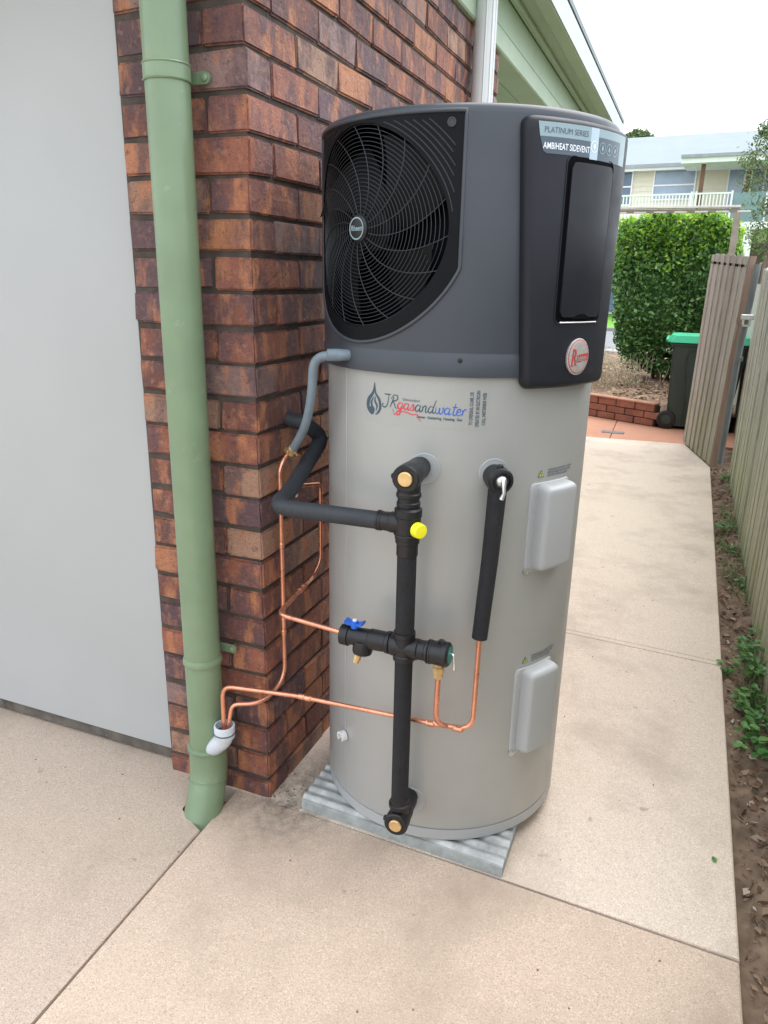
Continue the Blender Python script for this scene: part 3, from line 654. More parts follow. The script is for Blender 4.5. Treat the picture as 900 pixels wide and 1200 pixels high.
flame = lambda s: ([(0.1 * s, 1.2 * s), (0.3 * s, 0.4 * s), (0.65 * s, 0.1 * s), (0.5 * s, -0.6 * s), (0, -0.85 * s), (-0.5 * s, -0.6 * s), (-0.55 * s, 0.1 * s), (-0.15 * s, 0.5 * s)], [tuple(range(8))])
leafs = lambda s: ([(0.8 * s, 0.8 * s), (0.6 * s, -0.2 * s), (0, -0.7 * s), (-0.6 * s, -0.6 * s), (-0.5 * s, 0.1 * s), (0, 0.6 * s)], [tuple(range(6))])
for th, sh_ in ((-31.6, drop), (-27.5, drop), (-23.7, flame), (-20.0, leafs)):
    first = th < -30; mt = M['ink_white'] if first else M['lab_light']
    on_tank(annulus(.0095, .0110, 24), th, 1.738, PR, 0.0014).build('icon_ring', mt, pn, recalc=False)
    on_tank(sh_(0.0060), th, 1.738, PR, 0.0014).build('icon', mt, pn, recalc=False)
# oval maker's badge
bn = Vector(cp(-30.2, 1.317, PR)); bnn = (bn - V(TX, TY, bn.z)).normalized(); bt = V(-bnn.y, bnn.x, 0)
def oval(name, a, b, d0, d1, mat, parent, bev=0.002):
    rows = []
    for s_, d in ((1, d0), (1, d1 - bev * .5), (1 - bev / a, d1), (0.5, d1), (0.001, d1)):
        rows.append([tuple(bn + bt * a * s_ * cos(2 * pi * k / 40) + ZU * b * s_ * sin(2 * pi * k / 40) + bnn * d) for k in range(41)])
    return MB().grid(rows).build(name, mat, parent, smooth=0.6)
bb = oval('badge', .0375, .0400, -0.001, .0035, M['badge_silver'], heater)
oval('badge_field', .0345, .0370, .003, .0042, M['badge_red'], bb, 0.001)
oval('badge_field', .0325, .0350, .004, .0048, M['badge_silver'], bb, 0.001)
def onb(name, shp, mat, off=0.0056): return flat(name, shp, bn, bt, ZU, bnn, mat, bb, off)
onb('badge_band', ([(-0.005, 0.0035), (0.0315, 0.0085), (0.0315, -0.0085), (-0.005, -0.0125)], [(0, 1, 2, 3)]), M['badge_red'], 0.0052)
vt, ft = text2d('R', 0.050, 0.0007, 0.12, 'CENTER', 0.62); onb('badge_lettering', ([(x - 0.0165, y - 0.0175) for x, y in vt], ft), M['badge_red'])
vt, ft = text2d('heem', 0.0205, 0.0003, 0.15, 'LEFT', 0.70); onb('badge_lettering', ([(x - 0.0065, y - 0.009) for x, y in vt], ft), M['badge_silver'], 0.0060)
onb('badge_lettering', ribbon2d([(-0.028, -0.018), (-0.02, -0.021), (-0.012, -0.016), (-0.004, -0.02)], 0.0012), M['badge_red'])

# element covers
def elcover(zb, zt, lab, ax):
    c = patch('element_cover', lambda v: -42.2, lambda v: -19.0, zb, zt, 0.3395, 0.0045, 0.004, M['tank_cover'], 0.012, ns=22, ntt=16)
    c['label'] = lab
    patch('cover_box', lambda v: -39.2 + 0.5 * v, lambda v: -20.5, zb + 0.008, zt - 0.003, 0.3435, 0.033, 0.014, M['tank_cover'], 0.016, parent=c, ns=22, ntt=20)
    for a in (-40.8, -39.9): MB().tube([cp(a, zb + 0.03, .3442), cp(a, zt - 0.012, .3442)], 0.0009, 5).build('rib', M['tank_cover'], c)
    p = Vector(cp(-41.2, zb + 0.007, .342)); n = (p - V(TX, TY, p.z)).normalized()
    MB().turned(p, n, [(0, .0085), (.004, .0085), (.0045, .005), (.0025, .0045), (.0025, .001)], 16).build('screw', M['steel'], c, smooth=0.5)
    # warning triangle and small print above
    t = MB(); th0 = -37.2; z = zt + 0.021
    on_tank(([(-.0095, -.008), (.0095, -.008), (0, .0095)], [(0, 1, 2)]), th0, z, R0).build('warning_triangle', M['ink_grey'], heater, recalc=False)
    on_tank(([(-.0065, -.0062), (.0065, -.0062), (0, .0058)], [(0, 1, 2)]), th0, z, R0, 0.0018).build('warning_triangle', M['ink_yellow'], heater, recalc=False)
    on_tank(([(-.001, -.005), (.001, -.005), (.0014, .002), (-.0014, .002)], [(0, 1, 2, 3)]), th0, z, R0, 0.0024).build('warning_mark', M['ink_grey'], heater, recalc=False)
    for i, s_ in enumerate(('WARNING DISCONNECT POWER', 'BEFORE REMOVING THIS COVER', 'ELECTRIC SHOCK HAZARD')):
        on_tank(text2d(s_, 0.0066, 0.0001, 0, 'LEFT', 0.92), -33.6, z + 0.0045 - i * 0.0068, R0).build('small_print', M['ink_grey'], heater, recalc=False)
elcover(0.800, 1.026, 'upper grey plastic element cover on the tank side', 0)
elcover(0.290, 0.540, 'lower grey plastic element cover on the tank side', 1)
# installer's sticker
wrap_rect(-112.5, -61.8, 1.156, 1.262, R0, 0.0004, 24).build('installer_sticker', M['sticker'], heater)
SU, SZ = -86.8, 1.199                                        # sticker origin
def st(shape, dx, dz, mat, nm='sticker_print', slope=-0.03): return on_tank(([(x + dx, y + dz + slope * 0) for x, y in shape[0]], shape[1]), SU, SZ, R0, 0.0011, slope).build(nm, mat, heater, recalc=False)
# flame / drop emblem, left
ex = -0.124
st(ribbon2d([(ex + 0.001, 0.045), (ex - 0.003, 0.022), (ex - 0.016, 0.004), (ex - 0.0175, -0.014), (ex - 0.007, -0.027), (ex + 0.001, -0.024)], 0.0095, 0.001, 8), 0, 0, M['ink_teal'], 'emblem')
st(ribbon2d([(ex + 0.001, 0.045), (ex + 0.004, 0.022), (ex + 0.0155, 0.006), (ex + 0.018, -0.012), (ex + 0.010, -0.025), (ex + 0.004, -0.028)], 0.0065, 0.001, 8), 0, 0, M['ink_teal'], 'emblem')
st(ribbon2d([(ex - 0.001, 0.012), (ex - 0.008, -0.002), (ex - 0.004, -0.015), (ex - 0.003, -0.022)], 0.0055, 0.001, 8), 0, 0, M['ink_teal'], 'emblem')
st(ribbon2d([(ex + 0.003, 0.014), (ex + 0.003, 0.002), (ex + 0.009, -0.008), (ex + 0.006, -0.020)], 0.0050, 0.001, 8), 0, 0, M['ink_teal'], 'emblem')
def circ(r, x, y): return ([(x + r * cos(2 * pi * k / 20), y + r * sin(2 * pi * k / 20)) for k in range(20)], [tuple(range(20))])
st(circ(0.008, ex - 0.006, -0.018), 0, 0, M['ink_teal'], 'emblem')
GL = {  # hand-drawn script letters, unit x-height
 'J': ([[(0.1, 1.9), (1.3, 1.95)], [(0.95, 1.9), (0.9, 0.6), (0.6, 0.0), (0.15, 0.0), (0.0, 0.35), (0.2, 0.5)]], 1.35),
 'R': ([[(0.55, 1.7), (0.35, 0.9), (0.1, 0.05)], [(0.1, 1.3), (0.5, 1.95), (1.1, 1.9), (1.15, 1.35), (0.5, 1.0), (0.75, 0.7), (1.05, 0.1), (1.45, 0.15)]], 1.35),
 'g': ([[(0.75, 0.85), (0.35, 0.98), (0.05, 0.5), (0.3, 0.05), (0.65, 0.3), (0.85, 0.95)], [(0.85, 0.95), (0.7, 0.0), (0.5, -0.75), (0.15, -0.85), (0.05, -0.5), (0.5, -0.1), (1.1, 0.35)]], 1.05),
 'a': ([[(0.75, 0.85), (0.35, 0.98), (0.05, 0.45), (0.3, 0.03), (0.65, 0.35), (0.82, 0.95)], [(0.82, 0.95), (0.72, 0.3), (0.85, 0.03), (1.1, 0.3)]], 1.08),
 's': ([[(0.0, 0.1), (0.45, 0.98), (0.6, 0.5), (0.5, 0.08), (0.15, 0.08)], [(0.5, 0.1), (0.85, 0.3)]], 0.85),
 'n': ([[(0.1, 0.95), (0.15, 0.5), (0.08, 0.0)], [(0.12, 0.5), (0.4, 0.98), (0.62, 0.85), (0.6, 0.2), (0.75, 0.02), (0.98, 0.3)]], 0.98),
 'd': ([[(0.75, 0.85), (0.35, 0.98), (0.05, 0.45), (0.3, 0.03), (0.65, 0.35), (0.95, 1.6), (1.05, 1.95)], [(0.82, 1.1), (0.72, 0.3), (0.9, 0.03), (1.15, 0.3)]], 1.1),
 'w': ([[(0.1, 0.95), (0.15, 0.2), (0.4, 0.02), (0.62, 0.4), (0.65, 0.9), (0.68, 0.25), (0.95, 0.02), (1.2, 0.5), (1.1, 0.98), (1.4, 0.8)]], 1.4),
 't': ([[(0.5, 1.75), (0.35, 0.7), (0.35, 0.1), (0.6, 0.02), (0.85, 0.3)], [(0.1, 1.15), (0.85, 1.2)]], 0.8),
 'e': ([[(0.08, 0.45), (0.55, 0.6), (0.5, 0.95), (0.15, 0.8), (0.08, 0.25), (0.4, 0.0), (0.8, 0.3)]], 0.78),
 'r': ([[(0.1, 0.9), (0.18, 0.5), (0.1, 0.0)], [(0.14, 0.5), (0.4, 0.95), (0.7, 0.92)]], 0.72)}
x = -0.100
for ch, mt in zip('JRgasandwater', ['ink_teal'] * 2 + ['ink_red'] * 3 + ['ink_teal'] * 3 + ['ink_blue'] * 5):
    strokes, adv = GL[ch]; s_ = 0.0152
    for q in strokes: st(ribbon2d([(x + a * s_ + 0.12 * b * s_, b * s_ - 0.008) for a, b in q], 0.0028 if ch in 'JR' or mt != 'ink_red' else 0.0032, 0.0013), 0, 0, M[mt], 'script_lettering', -0.045)
    x += adv * s_ * 0.955
st(ribbon2d([(-0.072, -0.0085), (-0.066, -0.022), (-0.060, -0.014), (-0.04, -0.012), (-0.022, -0.016), (-0.012, -0.014), (-0.006, -0.026), (0.0, -0.028)], 0.0022, 0.001), 0, 0, M['ink_red'], 'flourish')
st(text2d('Queensland', 0.0085, 0, 0.3, 'LEFT', 1.0), -0.048, 0.0135, M['ink_grey'])
st(text2d('Sewer  Guttering  Heating  Gas', 0.0080, 0.0003, 0, 'LEFT', 1.0), -0.012, -0.0215, M['ink_grey'], slope=-0.02)
for i, (s_, kx) in enumerate((('TO OVERSEAS, CLAME, OR', .55), ('OPERATED BY AN ELECTRICIAN', .50), ('CALL 0407300838 WEB', .64))):
    vt, ft = text2d(s_, 0.0112, 0.0003, 0, 'CENTER', kx)
    st(([(-y, x_) for x_, y in vt], ft), 0.1130 + i * 0.0142, 0.008, M['ink_grey'])
# pipe clip on the lower left of the tank
clip = MB(); cpn = Vector(cp(-124.5, 0.262, R0)); cn = (cpn - V(TX, TY, cpn.z)).normalized(); ctn = V(-cn.y, cn.x, 0)
rows = []
for rr, dep in ((.0105, 0), (.0105, .016), (.0150, .016), (.0150, 0), (.0105, 0)):
    rows.append([tuple(cpn + ctn * rr * cos(radians(a)) + ZU * rr * sin(radians(a)) + cn * (0.003 + dep)) for a in range(-30, 235, 12)])
clip.grid(rows); clip.box(cpn - V(.006, .004, .006), cpn + V(.010, .004, .006), 0.001); clip.build('pipe_clip', M['white'], heater, smooth=0.5)
# port rings on tank
def portring(th, z, name='port_ring'):
    p = Vector(cp(th, z, R0 - 0.002)); n = (p - V(TX, TY, z)).normalized()
    MB().turned(p, n, [(0, .0365), (.0035, .0365), (.0042, .0345), (.0034, .0335), (.0034, .001)], 40).build(name, M['tank_cover'], heater, smooth=0.5)
portring(-85.0, 1.062); portring(-58.3, 1.055); portring(-85.2, 0.160)

# ================================================================== BASE SLAB
pad = thing('ribbed_base_slab', (0.405, 0.29, 0), 'square pale ribbed slab under the water heater, corners showing', 'base slab')
rows = []
for y in np.linspace(-0.010, 0.592, 260):
    rows.append([(0.107 + 0.598 * i / 12, y - 0.030 * (i / 12) + 0.006, 0.036 + 0.0042 * math.copysign(abs(sin(pi * y / 0.018)) ** 0.7, sin(pi * y / 0.018)) + random.uniform(-.0004, .0004)) for i in range(13)])
MB().grid(rows).build('ribbed_top', M['pad'], pad, smooth=1.2, recalc=False)
MB().prism([(0.107, -0.0045), (0.705, -0.0345), (0.705, 0.566), (0.107, 0.597)], 0.001, 0.0325, 0.002).build('slab_body', M['pad_side'], pad, smooth=0.5)

# ================================================================== PLUMBING
def radial(th): return V(cos(radians(th)), sin(radians(th)), 0)
def tb(name, pts, r, mat, parent, n=18, label=None): return MB().tube(pts, r, n).build(name, mat, parent, smooth=0.9, label=label)
def tn(name, a, d, prof, mat, parent, n=22): return MB().turned(a, d, prof, n).build(name, mat, parent, smooth=0.45)
# --- main inlet line: top elbow, tee, long lagged vertical, bottom elbow
VX, VY = 0.449, -0.120
ml = thing('inlet_pipe_assembly', (VX, VY, 0.15), 'black lagged vertical pipe with plastic elbows on the tank front between upper and bottom ports', 'pipe')
def elbow_head(z, th=-86.6):
    rd = radial(th); s = V(*cp(th, z, R0 + 0.0005))
    e = tn('elbow', s, rd, [(0, .024), (.018, .024), (.018, .0265), (.055, .0265), (.060, .0285), (.090, .0285), (.092, .0305), (.118, .0305), (.121, .028), (.121, .019), (.114, .018)], M['black'], ml)
    tn('end_cap', s + rd * 0.112, rd, [(0, .0165), (.012, .0165), (.014, .0145)], M['brass'], e)
    c = s + rd * 0.105
    MB().box(c + V(-.036, -.006, -.004), c + V(-.027, .006, .006), 0.001).build('tab', M['black'], e)
    return c
c1 = elbow_head(1.066); c2 = elbow_head(0.172)
tb('lagging', [(VX, VY, 0.205), (VX, VY, 0.625)], 0.0215, M['foam'], ml)
tb('lagging', [(VX, VY, 0.69), (VX, VY, 0.885)], 0.0225, M['foam'], ml)
tn('elbow_socket', (VX, VY, 0.155), (0, 0, 1), [(0, .024), (.05, .024), (.053, .027), (.062, .027), (.064, .023), (.075, .022)], M['black'], ml)
tn('elbow_socket', (VX, VY, 1.065), (0, 0, -1), [(0, .026), (.035, .026), (.038, .028), (.045, .028), (.047, .0245), (.056, .0245), (.058, .0265), (.066, .0265), (.068, .024), (.08, .024)], M['black'], ml)
tee = tn('tee', (VX, VY, 0.995), (0, 0, -1), [(0, .026), (.004, .031), (.020, .031), (.022, .029), (.072, .029), (.074, .0275), (.082, .0275), (.084, .0245), (.112, .0245), (.113, .023)], M['black'], ml)
tn('branch', (VX, VY, 0.955), (-1, 0, 0), [(0, .024), (.040, .024), (.042, .0225), (.066, .021), (.067, .0235), (.072, .0235)], M['black'], tee)
tn('yellow_cap', (VX + 0.026, VY - 0.016, 0.951), (0.80, -0.60, 0.0), [(-.012, .010), (.0, .010), (.0, .0165), (.002, .0175), (.016, .0168), (.019, .0145), (.020, .001)], M['yellow'], tee)
tn('cable_band', (VX, VY, 0.935), (0, 0, -1), [(0, .0300), (.0006, .0312), (.0034, .0312), (.004, .0300)], M['wire'], tee)
# --- cold water valve set across the vertical pipe
vs_ = thing('cold_water_valve', (VX, VY, 0.65), 'black horizontal valve assembly with blue butterfly handle across the lagged pipe', 'valve')
zc_ = 0.652
body = tn('valve_body', (0.286, VY + .002, zc_), (1, 0, 0.02), [(0, .021), (.002, .025), (.022, .0265), (.024, .0235), (.03, .022), (.075, .0235), (.077, .0255), (.118, .0245), (.120, .027), (.128, .027), (.130, .024), (.14, .024)], M['black'], vs_)
tn('cross', (0.418, VY - .001, zc_ + .001), (1, 0, 0.0), [(0, .022), (.002, .0255), (.012, .0255), (.02, .0235), (.05, .0235), (.056, .0255), (.066, .0255), (.068, .023)], M['black'], vs_)
tn('cross_socket', (VX, VY, 0.693), (0, 0, -1), [(0, .0225), (.001, .0258), (.012, .0262), (.014, .0245), (.058, .0245), (.060, .0262), (.072, .0258), (.073, .022)], M['black'], vs_)
hd = tn('relief_valve', (0.482, VY, zc_ + .001), (1, 0, 0.02), [(0, .022), (.002, .0235), (.02, .0235), (.022, .0255), (.030, .0255), (.032, .027), (.062, .0285), (.064, .0295), (.074, .0295), (.076, .027), (.079, .024)], M['black'], vs_)
tn('teal_ring', (0.560, VY, zc_ + .0025), (1, 0, 0.02), [(0, .0215), (.002, .0215), (.0025, .019)], M['teal'], hd)
MB().tube(fillet([(0.561, VY, zc_ + .006), (0.570, VY - .002, zc_ + .006), (0.574, VY - .004, zc_ - 0.03)], .006), [.003] * 9 + [.0045], 8).build('lever', M['steel'], hd, smooth=0.6)
MB().tube([(0.542 + .008 * cos(a), VY - .004, zc_ + .031 + .008 * sin(a)) for a in np.linspace(0, 2 * pi, 15)], .003, 8, caps=False).build('strap_eye', M['black'], hd, smooth=1)
for xx in (0.508, 0.5145): tn('band', (xx, VY, zc_ + .0015), (1, 0, 0.02), [(0, .0275), (.0006, .0288), (.0025, .0288), (.003, .0275)], M['wire'], hd)
# blue butterfly handle
bhm = MB()
for sg in (1, -1):
    rows = []
    for t in np.linspace(0, 1, 8):
        xx = 0.322 + sg * (0.004 + 0.019 * t); zz = zc_ + 0.031 + 0.005 * t ** 2; hw = 0.007 + 0.005 * t
        rows.append([(xx, VY - hw, zz), (xx, VY - hw, zz + .007), (xx, VY + hw, zz + .007), (xx, VY + hw, zz), (xx, VY - hw, zz)])
    bhm.grid(rows); bhm.add(rows[-1][:4], [(0, 1, 2, 3)])
bhm.turned((0.322, VY, zc_ + 0.024), (0, 0, 1), [(0, .0095), (.012, .0095), (.018, .0085)], 16)
bh = bhm.build('handle', M['blue'], vs_, smooth=0.5)
tn('handle_screw', (0.322, VY, zc_ + 0.042), (0, 0, 1), [(0, .0055), (.003, .0055), (.004, .004)], M['white'], bh, 12)
# strainer branch underneath with brass nub
tn('strainer', (0.345, VY, zc_ - .008), (0.0, -0.25, -1), [(0, .024), (.022, .0245), (.030, .0215), (.034, .014)], M['black'], vs_)
tn('brass_plug', (0.338, VY - .010, zc_ - .036), (-0.25, -0.22, -1), [(0, .009), (.016, .009), (.017, .0075), (.024, .0075)], M['brass'], vs_, 8)
tn('brass_nut', (0.535, VY, zc_ - .024), (0, 0, -1), [(0, .011), (.008, .011), (.009, .0135), (.022, .0135), (.024, .0115), (.036, .0115), (.040, .008)], M['brass'], vs_, 6)
# --- hot relief valve and lagged drop
rv = thing('relief_drain_pipe', (0.61, -0.03, 0.67), 'short black lagged drop pipe with steel levered relief valve at the upper right port', 'pipe')
rd = radial(-58.3); s = V(*cp(-58.3, 1.052, R0 + .0005))
e = tn('valve_head', s, rd, [(0, .0265), (.018, .027), (.020, .0295), (.052, .0295), (.056, .027), (.058, .021), (.052, .020), (.050, .002)], M['black'], rv)
tn('valve_stem', s + rd * 0.048, rd, [(0, .013), (.010, .013), (.014, .011), (.018, .006)], M['steel'], e, 14)
q0 = s + rd * 0.064
MB().tube([q0 + V(0, 0, .008), q0 + rd * .006 + V(0, 0, 0), q0 + rd * .008 + V(.002, 0, -.022), q0 + rd * .010 + V(-.004, 0, -.036)], [.004, .006, .0045, .006], 8).build('lever', M['steel'], e, smooth=1)
MB().box(s + rd * 0.04 + V(-.007, -.006, .026), s + rd * 0.04 + V(.007, .006, .035), 0.002).build('tab', M['black'], e)
rp0 = s + rd * 0.036
rpb = V(0.607, -0.036, 0.668)
tb('lagging', [rp0, rp0 * .5 + rpb * .5 + V(.002, 0, 0), rpb + V(0, 0, .001)], [.0215, .0195, .0185], M['foam'], rv, 20)
# --- copper drain run: from lagged drop round to the tundish
c3 = thing('copper_drain_pipe', (0.1, -0.07, 0.4), 'long bright copper drain pipe running across the lower tank front to the downpipe cup', 'pipe')
dpath = fillet([(0.607, -0.036, 0.70), (0.608, -0.055, 0.432), (0.535, -0.066, 0.430), (0.139, -0.075, 0.4195), (-0.086, -0.090, 0.404), (-0.081, -0.099, 0.275)], [0.06, 0.02, 0.02, 0.035], 8)
tb('pipe', dpath, 0.0062, M['copper'], c3, 14)
tb('branch', fillet([(0.535, VY, 0.60), (0.532, VY + .004, 0.470), (0.545, -0.068, 0.432)], 0.035), 0.0062, M['copper'], c3, 14)
def cuj(p, d, ln=0.022, par=c3):
    tn('crimp_joint', Vector(p) - Vector(d).normalized() * ln / 2, d, [(0, .0068), (.002, .0082), (.005, .0075), (.008, .0082), (ln - .006, .0078), (ln - .003, .0083), (ln, .0068)], M['copper'], par, 14)
for xx in (0.505, 0.575): cuj((xx, -0.0665 + (xx - .535) * .06, 0.4295), (1, 0, 0.02), 0.024)
for xx in (0.150, 0.170): cuj((xx, -0.0746, 0.4200), (1, .02, 0.026), 0.018)
# --- second copper pipe: conduit fitting down the wall corner to the tundish
c1_ = thing('copper_condensate_pipe', (0.026, 0.06, 0.4), 'copper pipe dropping down beside the brick corner and turning left to the downpipe cup', 'pipe')
tb('pipe', fillet([(0.030, 0.098, 1.030), (0.024, 0.060, 1.000), (0.024, 0.060, 0.372), (0.012, -0.048, 0.350), (-0.066, -0.078, 0.345), (-0.073, -0.094, 0.27)], [0.03, 0.05, 0.045, 0.02], 8), 0.0062, M['copper'], c1_, 14)
for z in (0.565, 0.52, 0.78): cuj((0.024, 0.060, z), (0, 0, 1), 0.016, c1_)
# --- third copper pipe: from behind, down and forward to the blue-handled valve
c2_ = thing('copper_supply_pipe', (0.05, 0.1, 0.65), 'copper supply pipe looping off the brick wall to the blue handled valve', 'pipe')
tb('pipe', fillet([(0.0, 0.15, 0.925), (0.028, 0.150, 0.925), (0.040, 0.262, 0.905), (0.040, 0.262, 0.665), (0.030, 0.225, 0.625), (0.108, -0.112, 0.666), (0.290, -0.118, 0.655)], [0.012, 0.02, 0.04, 0.02, 0.035], 7), 0.0062, M['copper'], c2_, 14)
cuj((0.051, 0.134, 0.6365), (0.078, -0.337, 0.041), 0.022, c2_); cuj((0.060, 0.095, 0.641), (0.078, -0.337, 0.041), 0.018, c2_)
tn('tap_nub', (0.018, 0.135, 0.905), (1, -.1, -.2), [(0, .004), (.012, .006), (.016, .005)], M['white'], c2_, 10)
# --- thick lagged hot/cold pipe: from wall, down, forward and across to the tee
lg = thing('lagged_wall_pipe', (0.06, 0.1, 1.0), 'thick dark grey lagged pipe bending from the brick wall across to the tee', 'pipe')
tb('lagging', fillet([(0.0, 0.150, 1.108), (0.050, 0.155, 1.100), (0.068, 0.226, 1.050), (0.085, 0.00, 0.953), (0.105, -0.112, 0.948), (0.386, -0.120, 0.9545)], [0.02, 0.045, 0.075, 0.065], 9), 0.0205, M['foam_grey'], lg, 24)
tn('end_band', (0.378, -0.1197, 0.9543), (1, 0, 0.02), [(0, .0215), (.001, .0228), (.010, .0228), (.011, .0215)], M['black'], lg)
# --- grey conduit from top unit
cn_ = thing('grey_drain_hose', (0.1, 0.0, 1.1), 'pale grey plastic hose curving from the heater cover down to a brass fitting', 'hose')
hpth = fillet([(0.262, 0.030, 1.303), (0.232, -0.008, 1.302), (0.160, -0.004, 1.296), (0.146, 0.006, 1.185), (0.112, 0.034, 1.110), (0.062, 0.066, 1.050)], [0.02, 0.05, 0.06, 0.05], 8)
tb('hose', hpth, 0.0112, M['conduit'], cn_, 20)
tn('hose_cuff', (0.246, 0.010, 1.3028), (-0.74, -0.42, -0.01), [(0, .0125), (.03, .0145), (.052, .0142), (.053, .0115)], M['conduit'], cn_)
tn('brass_fitting', (0.064, 0.064, 1.056), (-0.35, 0.25, -0.75), [(0, .0095), (.004, .0125), (.014, .0125), (.016, .008), (.026, .009), (.030, .007)], M['brass'], cn_, 8)
MB().tube([(0.03, 0.09, 1.035), (0.055, 0.075, 1.045), (0.075, 0.062, 1.035)], .003, 8).build('clip', M['brass'], cn_, smooth=1)
tn('brass_socket', (0.022, 0.100, 1.036), (0.6, -0.4, -0.1), [(0, .0085), (.018, .0085), (.020, .007)], M['brass'], c1_, 8)

# ================================================================== TIMBER FENCE AND GATE
fence = thing('paling_fence', (1.45, 2, 0), 'weathered greenish timber paling fence along the right of the path', 'fence')
pvar = []
def paling_mesh(W_, T_, H_, seed):
    rnd = random.Random(seed); bm = bmesh.new(); z = 0; pts = [(-W_/2, 0), (W_/2, 0), (W_/2, H_ - .012), (W_/2 - .014, H_), (-W_/2 + .014, H_), (-W_/2, H_ - .012)]
    a = [bm.verts.new((-T_/2, y + rnd.uniform(-.0015, .0015), z)) for y, z in pts]; b = [bm.verts.new((T_/2, y, z)) for y, z in pts]; n = 6
    bm.faces.new(a[::-1]); bm.faces.new(b)
    for i in range(n): bm.faces.new((a[i], a[(i + 1) % n], b[(i + 1) % n], b[i]))
    bmesh.ops.recalc_face_normals(bm, faces=bm.faces); me = bpy.data.meshes.new('paling'); bm.to_mesh(me); bm.free(); return me
for i in range(4):
    me = paling_mesh(0.088, 0.013, 1.64, i); me.materials.append(M['paling']); pvar.append(me)
y = -2.5; i = 0
while y < 5.02:
    o = bpy.data.objects.new('paling', pvar[i % 4]); COL.objects.link(o); o.parent = fence
    lx = 1.418 + 0.004 * y
    o.location = (lx - 1.45 + (0.0 if i % 2 else 0.015) + random.uniform(-.003, .003), y - 2, -0.045 + random.uniform(-.012, .012))
    o.rotation_euler = (random.uniform(-.004, .004), random.uniform(-.004, .006), random.uniform(-.05, .05)); o.scale = (1, random.uniform(0.93, 1.04), 1)
    y += 0.071; i += 1
for z in (0.3, 1.35): MB().box((1.462, -2.6, z), (1.50, 5.05, z + 0.075)).build('rail', M['paling'], fence)
for yy in (-1.9, 0.5, 2.9): MB().box((1.502, yy, -0.1), (1.60, yy + .1, 1.6)).build('post', M['paling'], fence)
gate = thing('timber_gate', (1.30, 5.14, 0), 'open grey paling gate leaf standing at the end of the path', 'gate')
A = V(1.302, 5.15, 0.02); B = V(1.076, 6.09, 0.02); At = V(1.352, 5.13, 1.70); Bt = V(1.098, 6.09, 1.755)
gdir = (B - A).normalized(); gn_ = V(gdir.y, -gdir.x, 0) * -1
NG = 13
for i in range(NG):
    f0, f1 = i / NG, (i + 0.93) / NG; off = (0.0 if i % 2 else 0.010) + random.uniform(-.002, .002); jt = random.uniform(-.012, .012)
    q = [A.lerp(B, f0), A.lerp(B, f1), At.lerp(Bt, f1) + V(0, 0, jt), At.lerp(Bt, f0) + V(0, 0, jt)]
    vs4 = [p + gn_ * off for p in q] + [p + gn_ * (off + .013) for p in q]
    # clipped top corners
    MB().add(vs4, [(0, 1, 2, 3), (7, 6, 5, 4), (0, 4, 5, 1), (1, 5, 6, 2), (2, 6, 7, 3), (3, 7, 4, 0)]).build('paling', M['gatewood'], gate)
for z in (0.25, 1.45):
    fz = (z - .02) / 1.7; a, b = A.lerp(At, fz), B.lerp(Bt, fz)
    MB().add([a - gn_ * .005, b - gn_ * .005, b - gn_ * .045, a - gn_ * .045] + [p + V(0, 0, .07) for p in (a - gn_ * .005, b - gn_ * .005, b - gn_ * .045, a - gn_ * .045)], [(0, 1, 2, 3), (7, 6, 5, 4), (0, 4, 5, 1), (1, 5, 6, 2), (2, 6, 7, 3), (3, 7, 4, 0)]).build('rail', M['redwood'], gate)
for i in range(NG * 2):                                         # nail heads near the top, black blocks that paint in their shadows
    f = (i + .5) / (NG * 2); p = A.lerp(B, f).lerp(At.lerp(Bt, f), 0.955) + gn_ * 0.02
    MB().box(p - V(.005, .005, .010), p + V(.005, .005, .010)).build('nail_and_shadow', M['void'], gate)
ge = MB(); pr_ = [(0.0, 1.31, 5.115), (0.25, 1.318, 5.112), (0.9, 1.325, 5.11), (1.15, 1.352, 5.10), (1.2, 1.335, 5.10), (1.69, 1.365, 5.10)]
rows = []
for z, xx, yy in pr_:
    wv = 0.022
    rows.append([(xx - wv, yy, z + .01), (xx + wv, yy - .006, z + .01), (xx + wv, yy + .03, z + .01), (xx - wv, yy + .03, z + .01), (xx - wv, yy, z + .01)])
ge.grid(rows).build('broken_stile', M['redwood'], gate, label='reddish split timber edge of the gate')
gp = thing('gate_post', (1.375, 5.05, 0), 'grey galvanised steel pole between the gate and the fence end', 'post')
MB().tube([(1.352, 5.06, 0.06), (1.362, 5.05, 0.9), (1.40, 5.05, 1.64)], 0.025, 16).build('pole', M['zinc'], gp, smooth=0.8)
MB().box((1.335, 4.985, 1.225), (1.43, 5.02, 1.265), 0.004).box((1.35, 4.99, 1.185), (1.365, 5.015, 1.228)).box((1.398, 4.99, 1.185), (1.413, 5.015, 1.228)).box((1.355, 4.99, 1.172), (1.408, 5.015, 1.187), .004).build('latch', M['steel'], gp, smooth=0.5)
MB().box((1.365, 5.0, 0.905), (1.40, 5.03, 0.94), 0.004).build('latch_lug', M['zinc'], gp)
tag(MB().box((1.555, 5.2, -0.06), (1.60, 14, 1.5)).build('boundary_fence', M['paling']), 'dark far stretch of paling fence behind the gate post', 'fence')

